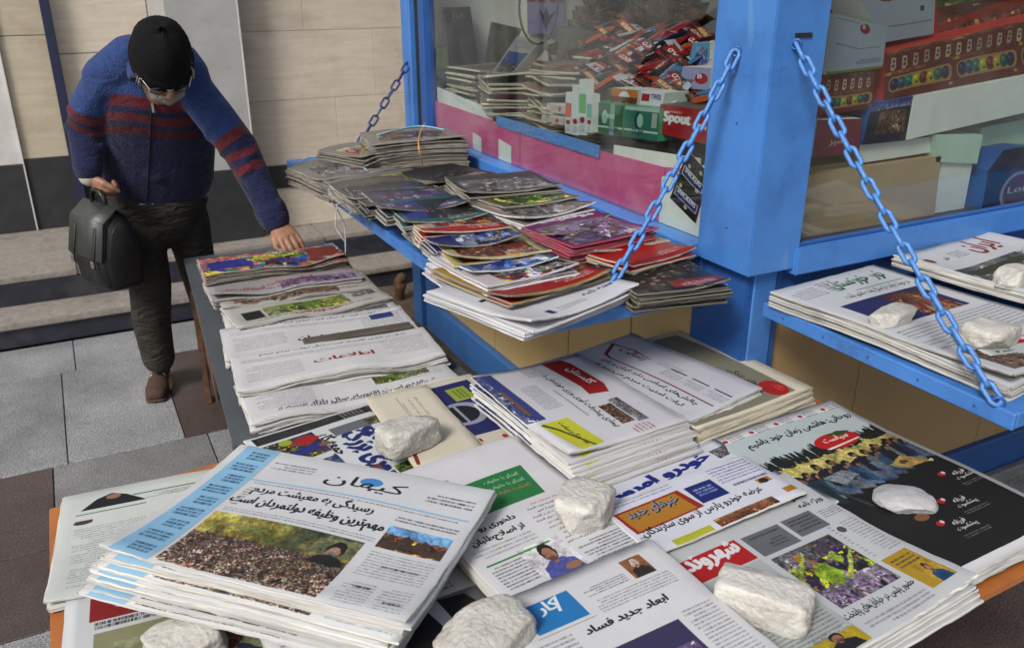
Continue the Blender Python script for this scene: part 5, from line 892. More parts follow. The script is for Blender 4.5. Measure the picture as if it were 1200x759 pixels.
BP = [bar_print(0, (.06, .03, .03), (.85, .85, .85), 'BAR'), bar_print(1, (.60, .03, .04), (.9, .88, .85), 'CHOCO'), bar_print(2, (.75, .75, .78), (.6, .05, .1), 'MILK'), bar_print(3, (.03, .03, .05), (.8, .1, .1), 'DARK'), bar_print(4, (.72, .30, .04), (.9, .85, .7), 'WAFER'), bar_print(5, (.10, .02, .02), None, None, 'warm'), bar_print(6, (.25, .45, .65), (.9, .9, .95), 'COCO')]
BPk = [packmesh('chocolate_bar', .15, .045, .016, b) for b in BP]
names = ['black', 'red', 'white', 'black and red', 'orange', 'brown patterned', 'light blue']
TRL = ['lowest', 'second', 'third', 'fourth', 'fifth', 'sixth', 'seventh', 'topmost']
for row in range(8):
    x = 1.70+.056*row; zr = onx(765, 106-9.5*row, x).z; ya, yb = onx(834, 100, x).y-.05, onx(697, 90, x).y+.02
    o = box('display_tray', x-.027, max(1.76, ya), 1.1205 if x < 1.92 else 1.2705, x+.027, yb, zr-.012, M['brownpack'], None, .002); tag(o, TRL[row]+' tier of the brown sweet rack behind the left window', 'rack')
    n_ = int((yb-ya)/.052)
    for i in range(n_):
        k = r.choice([0, 1, 1, 2, 3, 3, 4, 5, 1, 6] if row else [5, 1, 4, 2]); y = max(1.82, ya+.03)+i*.052+r.uniform(-.012, .012)
        if y > yb: break
        o = link('chocolate_bar', BPk[k], None, (x+r.uniform(-.012, .012), y, zr+r.uniform(0, .016)), (r.uniform(-.25, .25), -.35+r.uniform(-.2, .2), r.uniform(-.35, .35)+(PI/2 if r.random() < .35 else 0))); tag(o, names[k]+' wrapped chocolate bar in the '+TRL[row]+' tier of the sweet rack', 'chocolate bar', names[k]+' chocolate bars in the '+TRL[row]+' tier')
goldp = bar_print(8, (.45, .33, .12), None, None, 'warm'); brn = bar_print(9, (.25, .18, .10), None, None, 'brown'); PK = [packmesh('snack_packet', .16, .11, .035, goldp), packmesh('snack_packet', .14, .10, .03, brn), packmesh('snack_packet', .15, .11, .03, BP[5])]
for i in range(84):
    k = r.randrange(3); row = i//14; x = 2.19+row*.05; q = onx(640+(i % 14)*13.5+r.uniform(-5, 5), 62-row*13+r.uniform(-4, 4), x)
    o = link('snack_packet', PK[k], None, (q.x, min(3.7, q.y), q.z), (r.uniform(-.5, .5), -.6+r.uniform(-.4, .4), r.uniform(0, 6))); tag(o, ['golden', 'brown', 'dark patterned'][k]+' snack packet in the '+TRL[row]+' row heaped at the back of the kiosk', 'snack packet', ['golden', 'brown', 'dark patterned'][k]+' snack packets in the '+TRL[row]+' row')
oldp = [print_mat('old paper print '+str(i), mag_page(140+i, b_, k_, None), .7) for i, (b_, k_) in enumerate((((.5, .47, .38), 'brown'), ((.42, .40, .34), 'grey'), ((.5, .4, .3), 'warm')))]
oldm = [sheet('magazine', .27, .20, .008, [q, M['leaf_cream']], wave_fn(i+3, .004, .27, .2, .006), 12, 10, i) for i, q in enumerate(oldp)]
for i in range(66):
    c_ = i//11; k = i % 11; y = [3.42, 3.12, 2.98, 3.25, 2.78, 2.95][c_]; x = [1.66, 1.62, 1.78, 1.92, 1.66, 2.0][c_]
    o = link('magazine', oldm[r.randrange(3)], None, (x+r.uniform(-.015, .015), y+r.uniform(-.015, .015), 1.122+k*.0155+[0, -.0, .03, .02, 0, .06][c_]), (r.uniform(-.06, .1), r.uniform(-.10, .12), [.2, 1.2, .8, .3, 1.4, .5][c_]+r.uniform(-.12, .12)))
    tag(o, ORD[10-k]+' from the top, curled old magazine in the '+['far left', 'second', 'tallest middle', 'rear', 'near right', 'rear right'][c_]+' pile behind the left window', 'magazine', ['far left', 'second', 'tallest middle', 'rear', 'near right', 'rear right'][c_]+' magazine pile in the window')
for i in range(9):
    a = onx(512+i*5, 112-r.uniform(0, 14), 1.56); tag(tube('paper_roll', [a, a+Vector((.06, -.14+r.uniform(-.04, .04), .012)), a+Vector((.1, -.22, .03))], [.009, .008, .007], M['leaf_cream'], None, 7), 'cream paper roll lying at the far end of the window ledge', 'paper roll', 'cream paper rolls')
dark_me = packmesh('dark_shape', .5, .4, .3, M['black']); tag(link('dark_shape', dark_me, None, (2.35, 2.05, 1.62), (.3, .2, 1.0)), 'big black rounded shape behind the chocolate bars', 'bag')  # unidentified dark silhouette, built as a black pillow shape
# poster taped low on the glass by the pillar
p_ = Page(240, 420, (.035, .03, .03), 150)
for cx, cy in ((.25, .2), (.7, .12), (.75, .45), (.2, .62), (.55, .9), (.8, .8)): p_.ell(cx, cy, .06, .035, (.75, .70, .62))
for y in (.28, .70): p_.rect(.08, y-.02, .92, y+.15, (.85, .85, .88)); p_.rect(.1, y-.008, .9, y+.138, (.06, .1, .4)); p_.text('SNICKERS', .5, y-.005, .12, (.88, .88, .92), 5, 'c', .74)
P0 = [onx(*q, 1.4845) for q in ((785, 232), (815, 262), (832, 205), (806, 176))]
SNK = print_mat('chocolate bar poster print', p_, .4); o0 = sum(P0, Vector())/4
vs = [q-o0 for q in P0]+[q-o0+Vector((.0012, 0, 0)) for q in P0]
me = mesh('poster', vs, [(0, 1, 2, 3), (7, 6, 5, 4), (0, 4, 5, 1), (1, 5, 6, 2), (2, 6, 7, 3), (3, 7, 4, 0)], [SNK, M['white_card']], False, [0, 1, 1, 1, 1, 1], [(0, 0), (1, 0), (1, 1), (0, 1)]*2); tag(link('poster', me, None, o0), 'black chocolate bar poster hung askew behind the glass at the pillar', 'poster')
# right window goods
def rb(nm, lab, cat, pm, sm, quad, y=1.58, d=.2, grp=None): return facebox(nm, lab, cat, pm, sm, quad, fy(y), (0, d, 0), grp)
rb('cardboard_box', 'plain brown cardboard box filling the lower left of the right window', 'box', M['card'], M['card'], [(936, 300), (1092, 276), (1103, 183), (944, 206)], 1.60, .3)
rb('cardboard_flap', 'bent top flap of brown cardboard lying on the big box', 'cardboard', M['card'], M['card'], [(943, 205), (1103, 182), (1097, 174), (950, 196)], 1.64, .2)
def candy_print(seed, n):
    p = Page(900, 300, (.40, .10, .07), seed); p.photo(0, 0, 1, .08, 'warm'); p.photo(0, .42, 1, .5, 'warm', .6); R_ = p.rs
    for i in range(n*6):                                  # pale sweets in a row, no two alike
        x = .02+(i+.1)/(n*6)*.96; w_ = .95/(n*6)*.5; y = .12+.02*R_.rand(); c = np.array((.74, .66, .58))*(.8+.3*R_.rand()); p.poly([(x, y+.26), (x+w_*.1, y), (x+w_*.9, y+.02), (x+w_, y+.22), (x+w_*.6, y+.28)], c); p.ell(x+w_*.55, y+.09, w_*.22, .035, (.30, .10, .09)); p.ell(x+w_*.5, y+.18, w_*.26, .035, (.35, .14, .12))
    for i in range(n):
        x0 = .02+i/n; x1 = x0+.90/n; p.rect(x0+.015/n*3, .54, x1-.01, .86, (.66, .50, .30)); p.ell(x0+.02, .70, .03/n*2, .16, (.66, .50, .30)); p.ell(x1-.01, .70, .03/n*2, .16, (.66, .50, .30))
        cs = ((.10, .14, .24), (.12, .30, .42), (.12, .42, .32), (.66, .66, .14), (.45, .10, .07), (.68, .62, .16), (.14, .36, .30), (.07, .10, .30)); w_ = (x1-x0-.05/n)/8
        for k, c in enumerate(cs): cx = x0+.03/n+(k+.5)*w_; p.ell(cx, .70, w_*.62, .125, c); p.ell(cx-w_*.15, .655, w_*.2, .03, tuple(min(1, q+.22) for q in c)); p.ell(cx+.1*w_, .76, w_*.25, .03, tuple(q*.5 for q in c))
        p.ell(x0, .46, .012, .035, (.75, .55, .2)); p.ell(x1, .92, .010, .03, (.75, .55, .2))
    return print_mat('candy carton print', p, .45)
rb('candy_carton', 'long red candy carton with rows of coloured sweets in the right window', 'box', candy_print(160, 3), M['redpack'], [(1035, 119), (1262, 72), (1262, 10), (1038, 62)], 1.62, .15, 'red candy cartons')
rb('candy_carton', 'short red candy carton at the left of the right window, under the white sheets', 'box', candy_print(161, 1), M['redpack'], [(962, 136), (1023, 126), (1026, 84), (968, 88)], 1.61, .15, 'red candy cartons')
p_ = Page(400, 420, (.62, .66, .72), 162); p_.ell(.6, .12, .09, .08, (.5, .06, .08)); p_.text('B', .63, .07, .1, (.85, .8, .8), 3); p_.lines(.1, .05, .5, .08, 1, (.1, .1, .12)); p_.lines(.1, .45, .9, .5, 1, (.3, .32, .36)); p_.lines(.5, .72, .95, .85, 4, (.2, .25, .25)); p_.rect(.0, .94, 1, 1, (.4, .5, .12)); WS = print_mat('white carton print', p_, .6)
rb('white_carton', 'bluish white carton with a small round red mark, behind the right chain', 'box', WS, M['white_card'], [(968, 88), (1034, 80), (1040, 32), (975, 15)], 1.60, .12)
p_ = Page(400, 300, (.60, .64, .70), 163); p_.ell(.3, .1, .14, .16, (.5, .06, .08)); p_.text('B', .34, -.02, .2, (.85, .8, .8), 4); p_.rect(.7, .4, .78, .5, (.1, .15, .12)); p_.lines(.1, .7, .95, .76, 1, (.3, .3, .35)); rb('white_carton', 'wide bluish white carton with a big round red mark at the right window\'s top', 'box', print_mat('wide white carton print', p_, .6), M['white_card'], [(1036, 50), (1094, 40), (1097, -20), (1002, -12)], 1.66, .12)
p_ = Page(400, 200, (.35, .1, .05), 164); p_.photo(0, 0, 1, .45, 'green'); p_.photo(0, .5, 1, 1, 'warm'); p_.poly([(0, .8), (.4, .55), (1, .5), (1, .62), (.45, .66), (0, .92)], (.55, .16, .05)); rb('snack_carton', 'orange and green printed carton at the top right of the right window', 'box', print_mat('orange carton print', p_, .4), M['redpack'], [(1098, 44), (1262, 18), (1262, -45), (1097, -20)], 1.70, .2)
p_ = Page(200, 140, (.50, .20, .26), 165); p_.text('شیر', .7, .5, .3, (.75, .7, .72), 3); rb('pink_carton', 'dull pink carton at the left edge of the right window', 'box', print_mat('pink carton print', p_, .5), M['white_card'], [(952, 184), (1007, 178), (1010, 139), (958, 141)], 1.595, .12)
p_ = Page(240, 200, (.04, .09, .20), 166); p_.photo(.25, .25, .85, .8, 'brown'); p_.photo(0, 0, 1, .2, 'blue'); rb('blue_packet', 'dark blue packet with a brown picture beside the pink carton', 'packet', print_mat('blue packet print', p_, .4), M['blue_dk'], [(1010, 170), (1066, 164), (1072, 113), (1022, 122)], 1.605, .06)
rb('white_carton', 'long grey white carton sloping across the middle of the right window', 'box', M['white_card'], M['white_card'], [(1063, 164), (1262, 118), (1262, 78), (1072, 114)], 1.60, .2)
rb('card_strip', 'flattened cream carton under the dark blue packet', 'box', M['white_card'], M['card'], [(1004, 192), (1094, 178), (1094, 160), (1008, 170)], 1.62, .2)
rb('green_carton', 'pale green carton under the long grey white carton', 'box', M['green_card'], M['green_card'], [(1097, 190), (1145, 192), (1152, 158), (1097, 158)], 1.60, .16)
rb('white_carton', 'square grey white carton right of the brown cardboard box', 'box', M['white_card'], M['white_card'], [(1085, 275), (1126, 262), (1140, 190), (1104, 190)], 1.61, .2)
rb('pale_carton', 'tall pale green white carton standing behind the blue bag', 'box', M['green_card'], M['white_card'], [(1124, 262), (1262, 240), (1262, 128), (1150, 150)], 1.66, .14)
p_ = Page(240, 260, (.04, .09, .26), 167); p_.ell(.32, .62, .16, .28, (.6, .6, .65)); p_.ell(.32, .62, .13, .24, (.30, .05, .08)); p_.text('Lor', .45, .56, .13, (.75, .75, .78), 3); p_.photo(.4, .0, .9, .25, 'blue'); p_.text('ن', .95, .4, .3, (.6, .5, .1), 3)
BB = print_mat('blue bag print', p_, .35); bq = [(1148, 258), (1262, 240), (1262, 176), (1200, 172), (1176, 176), (1158, 200)]; P = [ony(*q, 1.585) for q in bq]; o0 = sum(P, Vector())/6
vs = [p-o0 for p in P]+[p-o0+Vector((0, .07, 0)) for p in P]; xs_ = [v.x for v in vs]; zs_ = [v.z for v in vs]
me = mesh('blue_bag', vs, [(0, 1, 2, 3, 4, 5), (11, 10, 9, 8, 7, 6)]+[(i, i+6, (i+1) % 6+6, (i+1) % 6) for i in range(6)], [BB, M['blue_dk']], False, [0, 1]+[1]*6, [((v.x-min(xs_))/(max(xs_)-min(xs_)), (v.z-min(zs_))/(max(zs_)-min(zs_))) for v in vs]); tag(link('blue_bag', me, None, o0), 'blue printed bag with a red oval mark at the lower right of the right window', 'bag')
# rusty stub beyond the kiosk base
st = tube('pipe_stub', [(1.50, 4.22, 0), (1.505, 4.22, .06), (1.51, 4.22, .075), (1.495, 4.225, .10), (1.515, 4.215, .12)], [.024, .030, .038, .022, .030], M['rust'], None, 10, up=(0, 1, 0)); tag(st, 'rusty lumpy pipe stub standing in the dust behind the metal table', 'pipe')
# ------------------------------------------------------------------ the man
def attr_mat(name, rough, bscale, bump, sheen=0, knit=False):
    mt, nt, p = new_mat(name); N, L = nt.nodes, nt.links; at = N.new('ShaderNodeVertexColor'); at.layer_name = 'tone'; tc = N.new('ShaderNodeTexCoord')
    n = N.new('ShaderNodeTexNoise'); n.inputs['Scale'].default_value = bscale; n.inputs['Detail'].default_value = 4; L.new(tc.outputs['Object'], n.inputs['Vector'])
    mr = N.new('ShaderNodeMapRange'); mr.inputs[1].default_value = .3; mr.inputs[2].default_value = .7; mr.inputs[3].default_value = .72; mr.inputs[4].default_value = 1.22; L.new(n.outputs['Fac'], mr.inputs[0])
    s = N.new('ShaderNodeVectorMath'); s.operation = 'SCALE'; L.new(at.outputs['Color'], s.inputs[0]); L.new(mr.outputs[0], s.inputs['Scale']); L.new(s.outputs[0], p.inputs['Base Color'])
    h = n.outputs['Fac']
    if knit:
        w1 = N.new('ShaderNodeTexVoronoi'); w1.inputs['Scale'].default_value = 240; mp = N.new('ShaderNodeMapping'); mp.inputs['Scale'].default_value = (1, 1, .55); L.new(tc.outputs['Object'], mp.inputs[0]); L.new(mp.outputs[0], w1.inputs['Vector'])
        ad = N.new('ShaderNodeMath'); ad.operation = 'SUBTRACT'; L.new(n.outputs['Fac'], ad.inputs[0]); L.new(w1.outputs['Distance'], ad.inputs[1]); h = ad.outputs[0]
    b = N.new('ShaderNodeBump'); b.inputs['Strength'].default_value = bump; b.inputs['Distance'].default_value = .006; L.new(h, b.inputs['Height'])
    n5 = N.new('ShaderNodeTexNoise'); n5.inputs['Scale'].default_value = 7 if knit else 10; n5.inputs['Detail'].default_value = 3; n5.inputs['Distortion'].default_value = 1.6; mp5 = N.new('ShaderNodeMapping'); mp5.inputs['Scale'].default_value = (1, 1, 2.2); mp5.inputs['Rotation'].default_value = (.5, .3, 0); L.new(tc.outputs['Object'], mp5.inputs[0]); L.new(mp5.outputs[0], n5.inputs['Vector'])
    b5 = N.new('ShaderNodeBump'); b5.inputs['Strength'].default_value = .55 if knit else .9; b5.inputs['Distance'].default_value = .03; L.new(n5.outputs['Fac'], b5.inputs['Height']); L.new(b.outputs[0], b5.inputs['Normal']); L.new(b5.outputs[0], p.inputs['Normal'])
    p.inputs['Roughness'].default_value = rough; p.inputs['Sheen Weight'].default_value = sheen; p.inputs['Specular IOR Level'].default_value = .3; return mt
M['knit'] = attr_mat('blue striped knit wool', .95, 130, .5, .1, True); M['trouser'] = attr_mat('dark olive trousers', .9, 14, .5, 0); M['skin'] = mat('skin', (.27, .135, .085), .5, .14, 40, .35, 160, dirt=(.24, .10, .07), dscale=30, damt=.5)
M['hat'] = mat('black knitted wool', (.007, .007, .0075), .95, .3, 90, .9, 190, spec=.15); M['hair'] = mat('grey hair', (.32, .31, .30), .7, .3, 120, .6, 300); M['leather'] = mat('black leather', (.009, .009, .0095), .42, .3, 30, .35, 120); M['leather_g'] = mat('worn grey black leather', (.034, .038, .036), .42, .2, 12, .3, 90)
M['shoe'] = mat('brown suede', (.055, .026, .02), .85, .3, 40, .4, 200); M['shoe_stripe'] = mat('beige shoe stripe', (.5, .4, .2), .6, .1); M['steel'] = mat('bright metal', (.6, .6, .62), .3, .1, metal=1); M['mask'] = mat('grey beard', (.24, .22, .205), .9, .3, 120, .8, 260)
def blend(nm, tubes, voxel, mt, smooth_it=4, seg=20, extra=None):
    bm = bmesh.new()
    for pts, rad, up in tubes:
        vs, fs = tube_rings(pts, rad, seg, up); V = [bm.verts.new(v) for v in vs]
        for f in fs: bm.faces.new([V[i] for i in f])
    for c, R3, rad in (extra or []):                     # ellipsoids
        t = bmesh.new(); bmesh.ops.create_icosphere(t, subdivisions=3, radius=1)
        mp = {v: bm.verts.new(Vector(c)+R3 @ Vector((v.co.x*rad[0], v.co.y*rad[1], v.co.z*rad[2]))) for v in t.verts}
        for f in t.faces: bm.faces.new([mp[v] for v in f.verts])
        t.free()
    bmesh.ops.recalc_face_normals(bm, faces=bm.faces); me = bm_mesh(nm, bm, mt); tmp = bpy.data.objects.new('tmp', me); sc.collection.objects.link(tmp)
    md = tmp.modifiers.new('r', 'REMESH'); md.mode = 'VOXEL'; md.voxel_size = voxel
    ms = tmp.modifiers.new('s', 'SMOOTH'); ms.iterations = smooth_it; ms.factor = .5
    e = tmp.evaluated_get(bpy.context.evaluated_depsgraph_get()); out = bpy.data.meshes.new_from_object(e); bpy.data.objects.remove(tmp)
    out.materials.clear(); out.materials.append(mt); out.polygons.foreach_set('use_smooth', [True]*len(out.polygons)); return out
def tone(me, fn):
    n = len(me.vertices); co = np.zeros(n*3); me.vertices.foreach_get('co', co); co = co.reshape(-1, 3); ca = me.color_attributes.new('tone', 'FLOAT_COLOR', 'POINT'); out = np.ones((n, 4), np.float32); out[:, :3] = fn(co); ca.data.foreach_set('color', out.ravel())
def axis_param(co, pts, rads):
    """nearest distance (over radius) and length parameter 0..1 along a polyline"""
    P = np.array([list(p) for p in pts]); best = np.full(len(co), 1e9); tt = np.zeros(len(co)); L = np.r_[0, np.cumsum(np.linalg.norm(np.diff(P, axis=0), axis=1))]
    for i in range(len(P)-1):
        d = P[i+1]-P[i]; t = np.clip(((co-P[i])@d)/(d@d), 0, 1); q = np.linalg.norm(co-(P[i]+t[:, None]*d), axis=1)/((1-t)*rads[i]+t*rads[i+1]); k = q < best; best[k] = q[k]; tt[k] = (L[i]+t[k]*(L[i+1]-L[i]))/L[-1]
    return best, tt
man = empty('person', (.27, 3.6, 0), 'man in a black knitted hat and striped blue cardigan bending over papers, briefcase in hand', 'person')
def mlink(nm, me, par=man): o = link(nm, me, par); o.location = (-.27, -3.6, 0) if par is man else (0, 0, 0); return o
Y = lambda px, py, y: ony(px, py, y)
# joints
neck0, neck1 = Y(184, 88, 3.26), Y(190, 78, 3.16); shL, shR = Y(119, 92, 3.37), Y(226, 104, 3.29)
elL, wrL = Y(101, 152, 3.46), Y(104, 203, 3.40); elR, wrR = Y(281, 174, 3.20), Y(325, 263, 3.12)
tor = [Y(185, 222, 3.57), Y(185, 203, 3.55), Y(186, 172, 3.50), Y(183, 140, 3.44), Y(178, 108, 3.38), Y(172, 78, 3.34)]
trad = [(.190, .128), (.208, .136), (.205, .132), (.200, .125), (.180, .12), (.115, .10)]
X3 = (0, 1, 0)
body_head = Y(190, 70, 3.07)
Fh = Vector((.05, -.60, -.80)).normalized(); Sh = Fh.cross(Vector((0, -.8, .6))).normalized(); Uh = Sh.cross(Fh).normalized(); RH = Matrix((Sh, Fh, Uh)).transposed()
hp = lambda s, f, u: body_head+Sh*s+Fh*f+Uh*u
def hand(wrist, pdir, side, nrm, curl, thumb_side, ln=.085):
    """palm, four bent fingers of unequal length and a thumb; nrm points out of the back of the hand"""
    pdir = pdir.normalized(); side = (side-pdir*side.dot(pdir)).normalized(); nrm = (nrm-pdir*nrm.dot(pdir)-side*nrm.dot(side)).normalized()
    kn = wrist+pdir*ln; T = [([wrist-pdir*.03, wrist, wrist+pdir*ln*.45, kn-pdir*.006], [(.027, .021), (.027, .020), (.040, .017), (.042, .014)], nrm)]
    for i, (o, l) in enumerate(((-.032, .86), (-.011, 1.0), (.011, .96), (.031, .76))):
        a = kn+side*o*1.02-nrm*(.003*abs(i-1.5)); d = (pdir+side*o*2.2).normalized(); pts = [a-pdir*.02, a]; ang = curl[0]; p = a
        for sl_, cu in ((.042*l, curl[0]), (.027*l, curl[1]), (.022*l, curl[2])):
            ang = cu if p is a else ang+cu; dd = d*math.cos(ang)-nrm*math.sin(ang); p = p+dd*sl_; pts.append(p)
        T.append((pts, [.0105, .0105, .0095, .0085, .0072], nrm))
    s = thumb_side; b = wrist+pdir*.022+side*s*.024-nrm*.006; T.append(([b, b+pdir*.028+side*s*.022-nrm*.01, b+pdir*.055+side*s*.027-nrm*.024, b+pdir*.075+side*s*.020-nrm*.036], [.014, .0125, .0105, .0085], nrm)); return T
hdR = Y(330, 292, 3.06); palmR = (Vector((hdR.x, hdR.y, .765))-wrR)
TR = hand(wrR, Vector((.03, -.10, -.045)), Vector((.95, -.2, 0)), Vector((0, -.35, .94)), (.50, .42, .25), -1, .078)
TL = hand(wrL+Vector((0, 0, -.01)), Vector((.05, -.03, -.10)), Vector((.25, -.95, .1)), Vector((-.93, -.30, .2)), (1.0, 1.25, .9), 1, .072)
SK = M['skin']
tubes = [([neck0-Vector((0, -.05, .06)), neck0, neck1, hp(0, -.04, -.05)], [.062, .058, .056, .055], X3), ([tor[0], tor[2], tor[4], neck0], [(.15, .10), (.15, .10), (.13, .08), (.05, .05)], X3),
    ([shL, elL, wrL], [.05, .042, .027], (0, 1, 0)), ([shR, elR, wrR], [.05, .042, .027], (0, 1, 0)), ([tor[4], shL], [.06, .05], (0, 1, 0)), ([tor[4], shR], [.06, .05], (0, 1, 0)),
    ([hp(0, .085, .0), hp(0, .108, -.022), hp(0, .112, -.04), hp(0, .098, -.048)], [(.008, .010), (.011, .012), (.016, .014), (.012, .010)], Uh)]+TR+TL
ell = [(hp(0, -.005, .025), RH, (.076, .096, .098)), (hp(0, .03, -.055), RH, (.056, .064, .058)), (hp(0, .062, -.088), RH, (.026, .024, .022)), (hp(0, .07, .012), RH, (.055, .022, .014)),
    (hp(.033, .066, -.035), RH, (.024, .022, .02)), (hp(-.033, .066, -.035), RH, (.024, .022, .02)), (hp(.078, .0, -.01), RH, (.010, .02, .032)), (hp(-.078, .0, -.01), RH, (.010, .02, .032)), (hp(0, .088, -.066), RH, (.024, .012, .008))]
leg1 = [Y(162, 238, 3.57), Y(163, 262, 3.56), Y(176, 335, 3.50), Y(186, 420, 3.62)]; leg2 = [Y(208, 240, 3.58), Y(219, 264, 3.59), Y(233, 318, 3.64), Vector((.47, 3.86, .10))]
tubes += [([p for p in leg1], [.08, .075, .05, .04], (0, 1, 0)), ([p for p in leg2], [.08, .075, .05, .04], (0, 1, 0))]
bd = blend('body', tubes, .0042, SK, 3, 14, ell); body = mlink('body', bd)
for s in (.033, -.033):
    b = bmesh.new(); bmesh.ops.create_uvsphere(b, u_segments=12, v_segments=8, radius=.012); o = link('eye', bm_mesh('eye', b, mat('eye white', (.6, .6, .58), .2, .02), True), man, hp(s, .082, -.012)-Vector((.27, 3.6, 0)))
# beard and hair
mlink('beard', blend('beard', [([hp(-.055, .045, -.045), hp(-.04, .075, -.085), hp(0, .088, -.10), hp(.04, .075, -.085), hp(.055, .045, -.045)], [.010, .018, .021, .018, .010], Uh), ([hp(-.028, .096, -.062), hp(0, .104, -.056), hp(.028, .096, -.062)], [.006, .008, .006], Uh)], .004, M['mask'], 2, 10))
rh = random.Random(2)
for s in (-1, 1):
    hb = bmesh.new()
    for k in range(60):
        a = hp(s*(.077+rh.uniform(-.003, .004)), rh.uniform(-.06, .055), rh.uniform(-.01, .03)); bb = a+(-Uh*.045+Fh*rh.uniform(-.005, .02)+Sh*s*rh.uniform(0, .012))*rh.uniform(.7, 1.2)
        vs, fs = tube_rings([a, (a+bb)/2+Sh*s*.003, bb], [.0022, .002, .0008], 4, (0, 0, 1), False); V = [hb.verts.new(v) for v in vs]
        for f in fs: hb.faces.new([V[i] for i in f])
    o = mlink('hair', bm_mesh('hair', hb, M['hair'], True)); o['kind'] = 'stuff'
# hat
def hat_mesh():
    vs = []; fs = []; NR, NS = 26, 72
    for i in range(NR+1):
        t = i/NR
        for k in range(NS):
            a = 2*PI*k/NS
            if t < .78: q = t/.78*PI*.52; rr = math.sin(q); zz = math.cos(q)
            else: q = PI*.52; rr = math.sin(q); zz = math.cos(q)-(t-.78)/.22*.42
            lobes = 1+.018*math.cos(8*a)*rr*(1-t)+.010*math.cos(36*a)*min(1, rr*1.4)
            cuff = .010 if t > .80 else .0
            s = (.091*rr*lobes+cuff*.7); f = (.110*rr*lobes+cuff*.7); u = .03+.122*zz-.004*math.sin(3*a)
            if t > .97: s -= .010; f -= .010
            u += .016*(math.sin(a) < -.2)*0
            p = hp(s*math.cos(a), f*math.sin(a)-.008, u-.012*max(0, -math.sin(a))*(t**2)); vs.append(p)
    for i in range(NR):
        for k in range(NS): q = (k+1) % NS; fs.append((i*NS+k, i*NS+q, (i+1)*NS+q, (i+1)*NS+k))
    return mesh('hat', vs, fs, M['hat'], True)
hat = mlink('hat', hat_mesh()); o = tube('hat_loop', [hp(.006, .0, .148), hp(.016, -.004, .160), hp(.006, -.01, .166), hp(-.004, -.006, .156)], .005, M['hat'], hat, 6)
# glasses
gl = mlink('glasses', mesh('bridge', *tube_rings([hp(-.012, .106, -.008), hp(0, .110, -.004), hp(.012, .106, -.008)], [.0018]*3, 6), M['steel'], True))
for s in (-1, 1):
    pts = [hp(s*.035+.024*math.cos(a)*1.05, .104-.004*abs(math.cos(a)), -.013+.017*math.sin(a)) for a in [2*PI*k/20 for k in range(20)]]; tube('rim', pts, .0018, M['black'], gl, 5, True); tube('temple_arm', [hp(s*.060, .100, -.006), hp(s*.078, .06, -.002), hp(s*.082, .0, .0)], .002, M['steel'], gl, 5)
    vs = [Vector(p) for p in pts]; tube_m = mesh('lens', vs, [tuple(range(20))], M['glass']); link('lens', tube_m, gl)
# cardigan
armL = [tor[4]+Vector((-.02, 0, .0)), shL, shL.lerp(elL, .5)+Vector((-.008, .0, 0)), elL, elL.lerp(wrL, .5), wrL+Vector((0, 0, .012))]; aLr = [.095, .074, .068, .064, .056, .048]
armR = [tor[4]+Vector((.02, 0, .0)), shR, shR.lerp(elR, .5), elR, elR.lerp(wrR, .5), wrR+(elR-wrR).normalized()*.02]; aRr = [.095, .078, .070, .066, .056, .050]
fold = []
rr_ = random.Random(8)
for (pts, rad) in ((armL, aLr), (armR, aRr)):            # wrinkles: small rolls round the sleeves
    for k in range(12):
        t = rr_.uniform(.3, .97); i = min(4, int(t*5)); q = pts[i].lerp(pts[i+1], t*5-i); R_ = rad[i]+(rad[i+1]-rad[i])*(t*5-i); ax = (pts[i+1]-pts[i]).normalized(); s1 = ax.cross(Vector((0, -1, .3))).normalized(); s2 = ax.cross(s1)
        a0 = rr_.uniform(0, 6); fold.append(([q+(s1*math.cos(a0+d)+s2*math.sin(a0+d))*R_*.93+ax*(d*.022) for d in (0, .5, 1, 1.5)], [.006, .014, .013, .006], (0, 0, 1)))
for k in range(10):
    y_ = rr_.uniform(120, 225); x_ = rr_.uniform(152, 218); q = Y(x_, y_, 3.40); a_ = Y(x_-14, y_+rr_.uniform(-8, 8), 3.40+abs(x_-185)*.0006); b__ = Y(x_+14, y_+rr_.uniform(-8, 8), 3.40+abs(x_-171)*.0006); fold.append(([a_, q, b__], [.007, .015, .007], (0, 0, 1)))
hem = [([tor[0]+Vector((0, 0, -.012)), tor[0]+Vector((0, 0, .03))], [(.188, .130), (.194, .133)], X3)]
cuffs = [([armL[-1]+(armL[-2]-armL[-1]).normalized()*.04, armL[-1]], [.053, .050], (0, 1, 0)), ([armR[-1]+(armR[-2]-armR[-1]).normalized()*.045, armR[-1]], [.060, .057], (0, 1, 0))]
cd_me = blend('cardigan', [(tor, trad, X3), (armL, aLr, (0, 1, 0)), (armR, aRr, (0, 1, 0))]+fold+hem+cuffs+[([shL+Vector((.0, 0, .0)), shL.lerp(Y(152, 68, 3.31), .55), Y(155, 66, 3.30)], [.068, .072, .075], (0, 1, 0)), ([shR, shR.lerp(Y(215, 72, 3.27), .55), Y(208, 70, 3.27)], [.07, .072, .07], (0, 1, 0))], .0075, M['knit'], 5, 28)
BRIGHT, NAVY, MAROON = np.array((.020, .045, .155)), np.array((.009, .012, .048)), np.array((.085, .009, .016))
